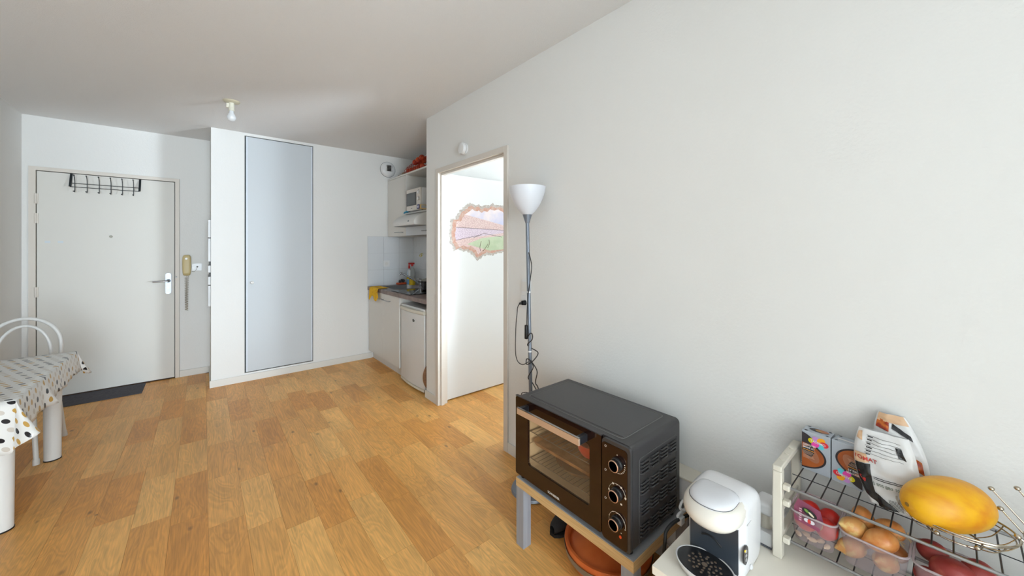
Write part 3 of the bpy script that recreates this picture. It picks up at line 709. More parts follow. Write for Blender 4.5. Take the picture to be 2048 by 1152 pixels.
def knot(u, v): return (1.86 + .03 * math.cos(2 * PI * u) * (1 - .6 * v), 3.74 + .10 * v + .012 * math.sin(2 * PI * u), 2.352 + .012 * math.sin(2 * PI * u) * (1 - v) + .012 * v)
B().grid(knot, 10, 6, wrap=True).done('net_tag', mat('pinkish_tag', (196, 150, 140), .6), nt)
rnd = random.Random(5)
for i, (y, s_, c, lab) in enumerate(((4.33, .016, (150, 140, 128), 'small grey pebble-like lump on the wall cabinet near the vent'), (4.27, .02, (176, 170, 160), 'pale crumpled wad on the wall cabinet between the lump and the brown ball'), (4.19, .022, (140, 116, 92), 'small brown ball on the wall cabinet touching the orange net'))):
    b = B(); b.ell((1.84, y, 2.229 + s_ * .8), s_ * 1.4, s_ * 1.5, s_ * .8, 14, 8)
    for v in b.bm.verts: v.co += mn.noise_vector(v.co * 60) * .004
    for v in b.bm.verts: v.co.z = max(v.co.z, 2.2295)
    b.done('paper_wad', mat('wad_%d' % i, c, .8), label=lab, cat='clutter')

# ------------------------------------------------------------------ dining table, cloth and chair
TW = mat('white_metal_paint', (228, 226, 222), .3)
dt = thing('dining_table', (-.93, 3.27, 0), 'white dining table with round legs under the dotted cloth', 'table')
B().box(-1.205, -.662, 2.748, 3.792, .632, .660).done('tabletop', TW, dt, bevel=.003)
for x in (-1.13, -.745):
    for y in (2.934, 3.714):
        lg = B().cyl((x, y, .006), (x, y, .632), .037, .041, n=28).done('leg', TW, dt)
        B().cyl((x, y, 0), (x, y, .0065), .039, n=28).done('leg_cap', BLACK, lg)

def dotted():
    m = bpy.data.materials.new('dotted_oilcloth'); m.use_nodes = True; t = m.node_tree; p = t.nodes['Principled BSDF']
    p.inputs['Roughness'].default_value = .28
    uv = nd(t, 'ShaderNodeUVMap'); sp_ = nd(t, 'ShaderNodeSeparateXYZ'); t.links.new(uv.outputs[0], sp_.inputs[0])
    def M(op, a, b=None):
        n = nd(t, 'ShaderNodeMath', operation=op)
        for i, v in enumerate((a, b)):
            if v is None: continue
            if hasattr(v, 'links'): t.links.new(v, n.inputs[i])
            else: n.inputs[i].default_value = v
        return n.outputs[0]
    CW, CHh, RX, RY = .047, .040, .0125, .0108
    yy = M('DIVIDE', sp_.outputs[1], CHh); row = M('FLOOR', yy); fy = M('FRACT', yy)
    sh = M('MULTIPLY', row, .37)
    xx = M('ADD', M('DIVIDE', sp_.outputs[0], CW), sh); colm = M('FLOOR', xx); fx = M('FRACT', xx)
    cb = nd(t, 'ShaderNodeCombineXYZ'); t.links.new(colm, cb.inputs[0]); t.links.new(row, cb.inputs[1])
    wn = nd(t, 'ShaderNodeTexWhiteNoise', noise_dimensions='3D'); t.links.new(cb.outputs[0], wn.inputs['Vector'])
    dx = M('MULTIPLY', M('SUBTRACT', fx, .5), CW / RX); dy = M('MULTIPLY', M('SUBTRACT', fy, .5), CHh / RY)
    # slightly drop-shaped dots
    d = M('ADD', M('POWER', M('ADD', dx, M('MULTIPLY', dy, .35)), 2.0), M('POWER', dy, 2.0))
    inside = M('LESS_THAN', d, 1.0)
    cr_ = nd(t, 'ShaderNodeValToRGB'); cr_.color_ramp.interpolation = 'CONSTANT'
    e = cr_.color_ramp.elements; e[0].position = 0; e[0].color = L4((26, 24, 28)); e[1].position = .38; e[1].color = L4((196, 152, 74))
    n2 = e.new(.68); n2.color = L4((206, 196, 184))
    t.links.new(wn.outputs['Value'], cr_.inputs[0])
    mx = nd(t, 'ShaderNodeMix', data_type='RGBA'); mx.inputs[6].default_value = L4((232, 229, 224))
    t.links.new(inside, mx.inputs[0]); t.links.new(cr_.outputs[0], mx.inputs[7]); t.links.new(mx.outputs[2], p.inputs['Base Color'])
    return m
DOTS = dotted()
def tablecloth():
    X0, X1, Y0, Y1, Z = -1.208, -.657, 2.742, 3.798, .6615
    path = []   # (base x, base y, normal x, normal y, drop, flare)
    n = 24
    for i in range(n + 1):
        x = X0 + (X1 - X0) * i / n
        path.append((x, Y0, 0, -1, .215 + .012 * math.sin(i * .9), .018 + .02 * (0.5 + .5 * math.sin(i * .8 + 1)) * (i / n)))
    for i in range(1, 12):
        a = -PI / 2 + PI / 2 * i / 12; t = i / 12
        path.append((X1, Y0, math.cos(a), math.sin(a), .215 + (.15 - .215) * t - .02 * math.sin(PI * t), .03 + .075 * math.sin(PI * t) ** 1.5))
    m_ = 44
    for i in range(m_ + 1):
        y = Y0 + (Y1 - Y0) * i / m_
        f = math.exp(-((i / m_ - .36) / .03) ** 2) * .03
        path.append((X1, y, 1, 0, .150 - .03 * i / m_ + .008 * math.sin(i * .5), .012 + .008 * math.sin(i * .7) ** 2 + f))
    for i in range(1, 16):
        a = PI / 2 * i / 16; t = i / 16
        path.append((X1, Y1, math.cos(a), math.sin(a), .12 + .055 * math.sin(PI * t), .014 + .04 * math.sin(PI * t) ** 2 + .025 * math.sin(3 * PI * t) ** 2))
    for i in range(n + 1):
        x = X1 + (X0 - X1) * i / n
        path.append((x, Y1, 0, 1, .13, .015 + .01 * math.sin(i * .9)))
    K = 8; V = []; U = []; F = []
    for (bx, by, nx, ny, dr, fl_) in path:
        for k in range(K + 1):
            t = k / K
            out = .004 * min(1, t * 4) + fl_ * t ** 1.3
            V.append((bx + nx * out, by + ny * out, Z - dr * (t if k else 0) * math.sqrt(max(0, 1 - .3 * (fl_ / dr) ** 2))))
            U.append((bx + nx * dr * t, by + ny * dr * t))
    R = K + 1
    for i in range(len(path) - 1):
        for k in range(K): F.append((i * R + k, (i + 1) * R + k, (i + 1) * R + k + 1, i * R + k + 1))
    base = len(V); gx, gy = 12, 22
    for j in range(gy + 1):
        for i in range(gx + 1):
            x = X0 + (X1 - X0) * i / gx; y = Y0 + (Y1 - Y0) * j / gy
            V.append((x, y, Z)); U.append((x, y))
    for j in range(gy):
        for i in range(gx):
            a = base + j * (gx + 1) + i; F.append((a, a + 1, a + gx + 2, a + gx + 1))
    o0 = Vector((-.93, 3.27, .44))
    me = bpy.data.meshes.new('tablecloth'); me.from_pydata([tuple(Vector(v) - o0) for v in V], [], F)
    uvl = me.uv_layers.new(name='UVMap')
    for lp in me.loops: uvl.data[lp.index].uv = (U[lp.vertex_index][0] + 3, U[lp.vertex_index][1] + 3)
    me.materials.append(DOTS)
    for p in me.polygons: p.use_smooth = True
    me.set_sharp_from_angle(angle=math.radians(50))
    o = bpy.data.objects.new('tablecloth', me); o.location = o0; COL.objects.link(o)
    s_ = o.modifiers.new('thick', 'SOLIDIFY'); s_.thickness = .001; s_.offset = 0
    tag(o, 'white oilcloth with black, gold and taupe dots on the dining table', 'tablecloth')
tablecloth()

ch = thing('metal_chair', (-.95, 3.92, 0), 'white tubular metal chair with a double arched back at the table end', 'chair')
def arch(x0, x1, z_s, z_top, y0, y1, r):
    cx = (x0 + x1) / 2; hw = (x1 - x0) / 2; pts = [(x0, y0, z_s)]
    for i in range(25):
        a = PI - PI * i / 24
        pts.append((cx + hw * math.cos(a), y0 + (y1 - y0) * (.4 + .6 * math.sin(a)), z_top - .20 + .20 * math.sin(a)))
    pts.append((x1, y0, z_s)); return B().tube(pts, r, n=12)
arch(-1.125, -.785, .44, .868, 4.10, 4.135, .0115).done('back_hoop', TW, ch, smooth=80)
arch(-1.075, -.832, .44, .818, 4.098, 4.128, .0095).done('inner_hoop', TW, ch, smooth=80)
B().lathe((-.955, 3.90, .435), [(0, 0), (.185, 0), (.205, .008), (.205, .02), (.19, .028), (0, .03)], n=40).done('seat', TW, ch)
for (a, b_) in (((-.80, 4.07, .436), (-.772, 4.125, .0)), ((-1.11, 4.07, .436), (-1.138, 4.125, 0)), ((-.835, 3.755, .436), (-.803, 3.680, 0)), ((-1.075, 3.755, .436), (-1.107, 3.680, 0))):
    A, D = Vector(a), Vector(b_)
    lg = B().cyl(D + (A - D) * .05, A, .012, n=14).done('leg', TW, ch)
    B().cyl(D, D + (A - D) * .08, .0155, .0145, n=14).done('foot_cap', WHITE, lg)

# ------------------------------------------------------------------ floor lamp
LG = mat('grey_lamp_metal', (126, 132, 142), .35, .4)
fl_ = thing('floor_lamp', (1.415, 1.515, 0), 'grey torch floor lamp with a white bowl shade beside the bedroom door', 'floor lamp')
pb, ptp = Vector((1.415, 1.508, .03)), Vector((1.418, 1.553, 1.51))
B().lathe((1.415, 1.508, 0), [(0, 0), (.115, 0), (.12, .006), (.115, .018), (.05, .028), (.018, .04), (0, .04)], n=40).done('base', LG, fl_)
B().cyl(pb, ptp, .0105, n=16).done('pole', LG, fl_)
B().cyl(ptp - Vector((0, 0, .01)), ptp + Vector((0, .001, .044)), .011, .028, n=24).done('shade_socket', LG, fl_)
sh = ptp + Vector((0, .001, .04))
B().lathe(sh, [(.026, 0), (.045, .018), (.068, .05), (.088, .09), (.101, .13), (.106, .158), (.1035, .158), (.098, .13), (.085, .092), (.065, .053), (.042, .022), (.0, .006)], n=48).done('shade', mat('opal_shade', (224, 225, 230), .3), fl_)
for z in (1.11, .775):
    c = pb + (ptp - pb) * ((z - .03) / 1.48)
    B().cyl(c - Vector((0, 0, .004)), c + Vector((0, 0, .004)), .0122, n=16).done('pole_joint', PLASTIC, fl_)
B().tube(spline([(1.412, 1.535, 1.335), (1.402, 1.501, 1.265), (1.400, 1.509, 1.186), (1.400, 1.527, 1.095), (1.400, 1.536, 1.009), (1.400, 1.538, .925)]), .0028, n=6).done('cord', CORD, fl_)
B().box(1.390, 1.404, 1.531, 1.549, .845, .925).done('cord_switch', BLACK, fl_, bevel=.004)
B().tube(spline([(1.398, 1.540, .848), (1.392, 1.500, .885), (1.395, 1.487, .880), (1.40, 1.495, .850), (1.40, 1.533, .815), (1.425, 1.527, .792), (1.432, 1.480, .773), (1.40, 1.490, .731), (1.392, 1.530, .706), (1.395, 1.533, .735), (1.395, 1.500, .73), (1.398, 1.484, .697), (1.40, 1.527, .631), (1.425, 1.515, .594), (1.428, 1.475, .52), (1.42, 1.47, .30), (1.38, 1.45, .05)]), .0028, n=6).done('cord', CORD, fl_)
B().tube(spline([(1.395, 1.500, .733), (1.40, 1.455, .686), (1.40, 1.467, .619), (1.40, 1.44, .57), (1.41, 1.43, .30), (1.42, 1.44, .02), (1.45, 1.60, .01)]), .0028, n=6).done('cord', CORD, fl_)
pl = B().cyl((1.546, 1.712, 1.017), (1.522, 1.716, 1.017), .016, .014, n=14).cyl((1.522, 1.716, 1.017), (1.508, 1.728, 1.012), .009, .006, n=10).done('plug', BLACK, fl_)
B().tube(spline([(1.510, 1.727, 1.013), (1.51, 1.745, .985), (1.515, 1.757, .94), (1.52, 1.772, .871), (1.52, 1.777, .711), (1.515, 1.753, .650), (1.50, 1.687, .644), (1.44, 1.57, .70), (1.40, 1.500, .733)]), .0028, n=6).done('cord', CORD, fl_)
B().tube(spline([(1.40, 1.592, .03), (1.40, 1.59, .30), (1.398, 1.587, .50), (1.398, 1.555, .538), (1.402, 1.515, .545)]), .0026, n=6).done('cord', CORD, fl_)

# ------------------------------------------------------------------ low side table with oven
stb = thing('side_table', (1.32, .98, 0), 'low side table with grey legs and birch edge carrying the oven', 'table')
B().box(1.103, 1.543, .681, 1.285, .268, .305).done('tabletop', mat('birch_edge', (212, 176, 124), .45, vary=(8, (196, 156, 104), .4, .65, (1, 1, 30))), stb, smooth=0)
B().box(1.105, 1.543, .683, 1.283, .305, .3075).done('top_sheet', mat('silver_grey_sheet', (158, 158, 160), .4), stb, smooth=0)
for x in (1.104, 1.497):
    for y in (.682, 1.236):
        B().box(x, x + .046, y, y + .048, 0, .268).done('leg', mat('silver_grey_leg', (156, 157, 162), .4, vary=(60, (146, 147, 152), .4, .6, (1, 1, .05))), stb, smooth=0)

OVB = mat('dark_grey_enamel', (56, 54, 55), .36)
OVF = mat('dark_brown_glass_front', (36, 17, 11), .08)
ov = thing('tabletop_oven', (1.28, .985, .3075), 'dark tabletop oven with three dials and a metal handle on the low side table', 'oven')
Y0, Y1, Z0, Z1 = .690, 1.285, .322, .683
def ring(x, y0, y1, z0, z1, r): return [(x, y, z) for y, z in rrect(y0, y1, z0, z1, r, 6)]
B().loft([ring(1.446, Y0, Y1, Z0, Z1, .018), ring(1.113, Y0, Y1, Z0, Z1, .018), ring(1.113, .852, 1.232, .352, .650, .012), ring(1.415, .852, 1.232, .352, .650, .012)], True, False).done('casing', OVB, ov, smooth=35)
CAV = mat('oven_cavity', (226, 218, 204), .3)
B().loft([ring(1.1135, .8525, 1.2315, .3525, .6495, .012), ring(1.414, .8525, 1.2315, .3525, .6495, .012)], False, True).done('cavity', CAV, ov, smooth=35)
B().box(1.15, 1.42, .745, 1.235, Z1 - .0005, Z1 + .0012).done('top_panel', mat('dark_grey_enamel_top', (64, 62, 63), .32), ov, smooth=0)
tl = [(1.145, .745), (1.41, .745), (1.425, .760), (1.425, 1.222), (1.41, 1.237), (1.145, 1.237), (1.13, 1.222), (1.13, .760)]
B().tube([(x, y, Z1 + .0006) for x, y in rrect(1.135, 1.425, .742, 1.240, .02, 5)], .0014, n=5, closed=True).done('top_groove', mat('groove_grey', (112, 110, 108), .4), ov)
# front: control panel and door
B().loft([[(1.112, y, z) for y, z in rrect(.691, .806, .323, .681, .014, 5)], [(1.100, y, z) for y, z in rrect(.691, .806, .323, .681, .014, 5)]]).done('front_trim', OVB, ov, smooth=35)
cp = B().loft([[(1.1005, y, z) for y, z in rrect(.702, .805, .325, .668, .012, 5)], [(1.0985, y, z) for y, z in rrect(.702, .805, .325, .668, .012, 5)]]).done('control_panel', OVF, ov, smooth=35)
dr = B().loft([ring(1.112, .810, 1.284, .330, .681, .008), ring(1.100, .810, 1.284, .330, .681, .008), ring(1.100, .862, 1.202, .398, .628, .014), ring(1.112, .862, 1.202, .398, .628, .014), ring(1.112, .810, 1.284, .330, .681, .008)], False, False).done('door', OVF, ov, smooth=35)
B().box(1.100, 1.112, .8095, 1.2845, .6815, .6855).done('door_top_trim', OVB, dr, smooth=0)
B().box(1.1055, 1.1075, .856, 1.208, .392, .634).done('door_glass', clear('tinted_oven_glass', (250, 240, 226), .08, .03, (200, 176, 146)), dr, smooth=0)  # tinted glass; pale body colour paints in a faint milky reflection
B().box(1.048, 1.056, .870, 1.217, .636, .662).done('handle', mat('champagne_metal', (222, 196, 172), .3, .6), dr, bevel=.001)
B().box(1.0475, 1.0565, .870, 1.217, .662, .6645).done('handle_edge', CHROME, dr, smooth=0)
for y in (.872, 1.195):
    B().box(1.056, 1.101, y, y + .018, .636, .664).done('handle_bracket', mat('black_bracket', (34, 34, 38), .35), dr, bevel=.001)
front = lambda x: (lambda u, v: (x, -u, v))
PRN = mat('cream_print', (226, 210, 190), .5)
print_text('brand_print', 'SCHNEIDER', .0125, lambda u, v: (1.0995, 1.046 - u, .3445 + v), mat('white_print', (232, 228, 222), .5), dr, bold=True)
for i, z in enumerate((.611, .508, .409)):
    kb = B().lathe((1.0985, .742, z), [(.0225, 0), (.0225, .006), (.0205, .008), (.0195, .022), (.0, .022)], ax=(-1, 0, 0), n=32).done('knob', BLACK, ov)
    B().lathe((1.0765, .742, z), [(.0195, 0), (.0200, .002), (.0175, .0035), (.0175, .002), (.0185, 0)], ax=(-1, 0, 0), n=32).done('knob_ring', mat('copper_ring', (220, 176, 146), .3, .7), kb)
    B().lathe((1.0905, .742, z), [(.0208, 0), (.0208, .0025)], ax=(-1, 0, 0), n=32).done('knob_band', STEEL, kb)
    if i:
        B().tube([(1.0982, .742 + .033 * math.cos(a), z + .033 * math.sin(a)) for a in [math.radians(-40 + 10 * k) for k in range(24)]], .0005, n=4).done('dial_arc', PRN, cp)
    n = (10, 6, 7)[i]
    for k in range(n):
        a = math.radians((-95 + 14 * k, -60 + 60 * k, -60 + 45 * k)[i] - (0 if i else 15)); q = .031 if not i else .033
        yy, zz = .742 - q * math.cos(a), z + q * math.sin(a); h = .0016 if i != 1 else .0032
        B().box(1.0979, 1.0984, yy - h, yy + h, zz - h * .9, zz + h * .9).done('dial_mark', PRN, cp, smooth=0)
    B().cyl((1.0985, .742, z + .031), (1.0980, .742, z + .031), .0018, n=8).done('dial_mark', PRN, cp)
for y, z in ((.790, .66), (.790, .575), (.790, .475)):
    B().tube([(1.0982, y + .0035 * math.cos(a), z - .005 + .0035 * math.sin(a)) for a in [2 * PI * k / 10 for k in range(10)]], .0005, n=4, closed=True).done('symbol', PRN, cp)
B().cyl((1.0985, .7285, .366), (1.0965, .7285, .366), .005, n=14).done('pilot_light', mat('orange_pilot', (226, 78, 32), .3), cp)
# louvred side
louver = None
for c in range(4):
    for r_ in range(4):
        for q in range(4):
            x = 1.188 + c * .066; z = .612 - r_ * .073 - q * .0125
            if louver is None:
                louver = B(Matrix.Translation((x, .6897, z))).tube([(-.026, .002, 0), (-.022, -.003, 0), (.022, -.003, 0), (.026, .002, 0)], .0035, n=6).done('louver', mat('louver_black', (50, 48, 49), .3), ov); lx, lz = x, z
            else: copy_part(louver, ov, (x - lx, 0, z - lz))
B().tube([(x, .6895, z) for x, z in rrect(1.152, 1.42, .338, .630, .010, 4)], .0012, n=5, closed=True).done('side_groove', mat('groove_dark', (84, 82, 82), .4), ov)
for x, y in ((1.13, .715), (1.13, 1.26), (1.42, .715), (1.42, 1.26)):
    B().cyl((x, y, .3077), (x, y, .324), .013, .015, n=14).done('foot', BLACK, ov)
# shelves inside
for z in (.523, .469, .403):
    B().box(1.13, 1.41, 1.222, 1.230, z - .004, z + .004).box(1.13, 1.41, .854, .862, z - .004, z + .004).done('shelf_runner', CAV, ov, bevel=.003)
def rack_grid(z, y0, y1, n):
    b = B().tube([(1.135, y0, z), (1.135, y1, z), (1.405, y1, z), (1.405, y0, z)], .002, n=6, closed=True)
    for i in range(1, n): b.cyl((1.135, y0 + (y1 - y0) * i / n, z), (1.405, y0 + (y1 - y0) * i / n, z), .0013, n=6)
    return b
rack_grid(.410, .862, 1.222, 16).done('wire_shelf', STEEL, ov)
rack_grid(.530, .862, 1.222, 16).done('wire_shelf', STEEL, ov)
def tray(z, m):
    R = lambda zz, g: [(x, y, zz) for x, y in rrect(1.135 + g, 1.40 - g, .868 + g, 1.216 - g, .02, 4)]
    return B().loft([R(z, .012), R(z, .008), R(z + .018, 0), R(z + .018, .002), R(z + .003, .012), R(z + .003, .02)], True, True).done('baking_tray', m, label=None)
tr_ = tray(.475, mat('baked_tray', (186, 150, 110), .4, vary=(20, (150, 112, 76), .4, .6)))
tag(tr_, 'browned baking tray inside the tabletop oven on the middle runners', 'tray')
bw = B().lathe((1.205, .925, .5325), [(0, 0), (.05, 0), (.062, .02), (.066, .048), (.062, .048), (.056, .02), (0, .006)], n=32).done('red_bowl', mat('red_enamel', (214, 62, 36), .35), label='red bowl inside the oven on its upper wire shelf', cat='bowl')
rp = B().lathe((1.27, 1.03, .4125), [(0, 0), (.095, 0), (.115, .022), (.118, .024), (.112, .022), (.092, .003), (0, .003)], n=40).done('round_pan', mat('browned_pan', (150, 108, 70), .4), label='round brown pan inside the oven on its lower wire shelf', cat='pan')

# clay dish and shoe under the side table
TC = mat('terracotta', (222, 118, 58), .5, vary=(9, (206, 98, 44), .35, .65))
tg = thing('clay_dish', (1.335, .95, 0), 'round terracotta dish with a metal band under the side table', 'dish')
B().lathe((1.335, .95, 0), [(0, 0), (.13, 0), (.155, .02), (.176, .06), (.183, .10), (.181, .108), (.170, .108), (.160, .085), (.15, .075), (0, .07)], n=64).done('dish_body', TC, tg, smooth=50)
B().lathe((1.335, .95, 0), [(.168, .078), (.158, .088), (.14, .098), (.08, .118), (.03, .135), (0, .138)], n=64).done('inner_lid', TC, tg, smooth=60)
B().lathe((1.335, .95, 0), [(.1785, .058), (.1845, .086), (.1855, .086), (.180, .058), (.1785, .058)], n=64).done('metal_band', mat('grey_metal_band', (150, 146, 138), .4, .6), tg, smooth=50)
B().box(1.155, 1.165, .80, .83, .075, .105).done('band_clip', STEEL, tg, bevel=.002)
def shoe(u, v):
    a = 2 * PI * u
    x = 1.258 + .235 * v; hw = .050 * (math.sin(PI * min(max(v * .96 + .02, 0), 1)) ** .45) * (1 - .12 * math.sin(PI * v)); h = .03 + .028 * math.sin(PI * min(v * .8 + .1, 1)) + .018 * v
    cz = h * .5
    return (x, 1.205 + hw * math.cos(a), max(.012, .012 + cz + cz * math.sin(a)))
sho = thing('shoe', (1.38, 1.205, 0), 'black slip-on shoe on the floor behind the terracotta dish', 'shoe')
B().grid(shoe, 24, 18, wrap=True).done('upper', mat('black_fabric', (44, 42, 42), .8), sho, smooth=80)
B().loft([[(1.258 + .235 * v, 1.205 + s_ * .0525 * (math.sin(PI * min(max(v * .96 + .02, 0), 1)) ** .45), z) for s_, vs_ in ((1, [i / 12 for i in range(13)]), (-1, [1 - i / 12 for i in range(13)])) for v in vs_] for z in (0.0005, .016)]).done('sole', mat('black_rubber', (26, 26, 27), .7), sho)

# ------------------------------------------------------------------ low cream cabinet
lc = thing('low_cabinet', (1.28, .0, 0), 'low cream cabinet along the wall carrying the coffee machine and rack', 'cabinet')
CRM = mat('cream_laminate', (242, 234, 219), .4)
B().box(1.008, XR - .013, -.60, .562, .405, .430).done('top_panel', CRM, lc, bevel=.001)
B().box(1.03, XR - .013, -.595, .557, .05, .405).done('carcass', CRM, lc, smooth=0)
B().box(1.05, XR - .03, -.58, .54, 0, .05).done('plinth', CRM, lc, smooth=0)
for i in range(2):
    B().box(1.012, 1.029, -.594 + i * .577, -.022 + i * .577, .055, .40).done('door', CRM, lc, bevel=.001)
# white socket box on the wall behind
sb = thing('socket_box', (1.52, .67, .34), 'white wall socket box between the oven and the coffee machine', 'socket box')
B().box(1.47, XR, .57, .76, .345, .436).done('box_body', PLASTIC, sb, bevel=.003)
B().box(1.465, XR, .565, .765, .436, .445).done('box_lid', IVORY, sb, bevel=.002)
B().box(1.4688, 1.4705, .63, .65, .405, .412).done('smudge', mat('brown_smudge', (170, 140, 110), .7), sb, smooth=0)

# ------------------------------------------------------------------ coffee machine
CW_ = mat('coffee_white', (234, 232, 232), .22)
CC_ = mat('coffee_cream', (233, 226, 214), .22)
DK = mat('coffee_anthracite', (54, 60, 68), .3)
cm = thing('coffee_machine', (1.19, .448, .430), 'white capsule coffee machine with dark front on the low cream cabinet', 'coffee machine')
CYM = .448
def plan(xf, xb, hw, z, front=.5, n=40, tilt=0):
    """plan outline: superellipse with a rounder front"""
    out = []; cx = (xf + xb) / 2; rx = (xb - xf) / 2
    if z > .57: z = .57 + (z - .57) * .84
    for i in range(n):
        a = 2 * PI * i / n; c, s_ = math.cos(a), math.sin(a)
        e = .42 if c > 0 else front
        out.append((cx + rx * math.copysign(abs(c) ** e, c), CYM + hw * math.copysign(abs(s_) ** (.42 if c > 0 else front), s_), z + tilt * (cx - (cx + rx * c))))
    return out
B().loft([plan(1.150, 1.324, .077, .4315, .3), plan(1.148, 1.328, .0795, .45, .3), plan(1.148, 1.330, .0805, .54, .3), plan(1.148, 1.328, .0805, .585, .32), plan(1.150, 1.318, .0795, .612, .35), plan(1.155, 1.302, .076, .632, .4), plan(1.165, 1.278, .062, .646, .5), plan(1.18, 1.25, .045, .652, .6)]).done('body_shell', CW_, cm, smooth=60)
B().loft([plan(1.098, 1.24, .052, .562, .85), plan(1.082, 1.24, .064, .570, .85), plan(1.070, 1.24, .0745, .588, .85), plan(1.068, 1.24, .0775, .606, .85), plan(1.074, 1.24, .0765, .622, .85), plan(1.082, 1.24, .072, .634, .85), plan(1.088, 1.235, .064, .642, .9)]).done('head_cap', CC_, cm, smooth=60)
B().loft([plan(1.084, 1.205, .060, .636, .9), plan(1.086, 1.205, .060, .646, .9), plan(1.098, 1.20, .053, .656, .9), plan(1.118, 1.19, .036, .662, .95)]).done('lid', mat('coffee_lid', (222, 221, 223), .25), cm, smooth=60)
B().tube([(p[0], p[1], p[2]) for p in plan(1.0835, 1.206, .0605, .6415, .9)], .0009, n=4, closed=True).done('lid_seam', mat('seam_grey', (96, 94, 92), .6), cm)
fp = B().loft([[(1.150 - .006 * math.cos((t - .5) * 2.2), CYM - .066 + .132 * t, z) for t in [i / 12 for i in range(13)]] + [(1.156, CYM + .066, z), (1.156, CYM - .066, z)] for z in (.440, .566)]).done('front_panel', DK, cm, smooth=50)
B().tube([(1.1428, CYM + .03 - .055 * t, .505 + .012 * math.sin(PI * t) - .008 * t) for t in [i / 8 for i in range(9)]], .0022, n=6).done('front_slot', BLACK, fp)
B().lathe((1.122, CYM + .004, .572), [(.013, 0), (.012, -.014), (.007, -.018), (0, -.018)], n=20).done('nozzle', STEEL, cm)
tr = lambda z, rx, ry: [(1.090 + rx * math.cos(a), CYM + ry * math.sin(a), z) for a in [2 * PI * i / 48 for i in range(48)]]
dp = B().loft([tr(.4315, .040, .060), tr(.438, .048, .070), tr(.456, .058, .0775), tr(.4605, .059, .0785), tr(.461, .0565, .076), tr(.4585, .055, .0745)]).done('drip_tray', CW_, cm, smooth=60)
B().loft([tr(.4588, .0545, .074), tr(.4612, .0535, .0735)]).done('drip_grid', mat('grid_black', (30, 31, 34), .3), dp, smooth=40)
rnd = random.Random(2); dots = [(0, 0, .008)]
for rr, nn in ((.017, 7), (.030, 12), (.042, 12)):
    for k in range(nn):
        a = 2 * PI * k / nn + rr * 40
        dots.append((rr * .8 * math.cos(a), rr * math.sin(a), .0036))
for dx, dy, r_ in dots:
    B().cyl((1.090 + dx, CYM + dy, .4612), (1.090 + dx, CYM + dy, .4617), r_, n=10).done('drain_hole', mat('hole_glint', (150, 132, 116), .25, .5), dp)
cpn = B().loft([[(x, y, z) for x, z in circle(1.163, .500, .018, .026, 24)] for y in (CYM - .0785, CYM - .0815)]).done('control_pad', mat('pad_dark', (58, 56, 58), .3), cm, smooth=40)
B().cyl((1.153, CYM - .0815, .517), (1.153, CYM - .0825, .517), .003, n=10).done('indicator', mat('amber_led', (250, 190, 20), .3, emit=((255, 180, 10), 1.2)), cpn)
for z in (.511, .499, .487):
    B().tube([(1.163 + .0045 * math.cos(a), CYM - .0818, z + .0038 * math.sin(a)) for a in [2 * PI * k / 10 for k in range(10)]], .0006, n=4, closed=True).done('symbol', PLASTIC, cpn)
B().box(1.175, 1.205, CYM - .0812, CYM - .0800, .575, .5775).done('side_line', mat('side_line', (214, 212, 210), .3), cm, smooth=0)
B().ell((1.20, CYM - .082, .447), .008, .005, .006, 12, 8).done('side_catch', CW_, cm)
B().tube(spline([(1.318, .47, .56), (1.345, .46, .585), (1.365, .44, .58), (1.375, .43, .54), (1.372, .425, .45)]), .004, n=8).done('power_cord', CORD, cm)
# loose black and white leads beside the machine
B().tube(spline([(1.36, .545, .445), (1.307, .592, .42), (1.226, .604, .426), (1.174, .604, .422), (1.158, .60, .404), (1.151, .600, .36), (1.15, .605, .26), (1.19, .62, .10), (1.24, .63, .006), (1.34, .63, .006)]), .0055, n=8).done('power_lead', CORD, label='thick black power lead curving down between the oven and the cabinet', cat='cable')
wl = B().tube(spline([(1.44, .60, .43), (1.30, .600, .475), (1.255, .597, .468), (1.275, .592, .452), (1.32, .595, .445), (1.262, .603, .440), (1.258, .605, .430), (1.30, .60, .435), (1.38, .60, .43), (1.45, .61, .41)]), .0042, n=8)
wl.box(1.255, 1.28, .592, .606, .405, .428)
wl.done('white_lead', PLASTIC, label='bundled white charger lead behind the coffee machine', cat='cable')
ps = thing('power_strip', (1.41, .378, .430), 'white power strip with an adapter between the coffee machine and the rack', 'power strip')
B().box(1.337, 1.50, .352, .404, .436, .476).done('strip_body', PLASTIC, ps, bevel=.003)
B().box(1.3375, 1.4995, .3525, .4035, .4303, .436).done('strip_base', mat('grey_strip_base', (110, 112, 118), .5), ps, smooth=0)
B().cyl((1.375, .378, .476), (1.375, .378, .52), .019, n=20).done('plug', IVORY, ps)
B().box(1.345, 1.415, .352, .404, .52, .562).done('adapter', PLASTIC, ps, bevel=.012, seg=3)

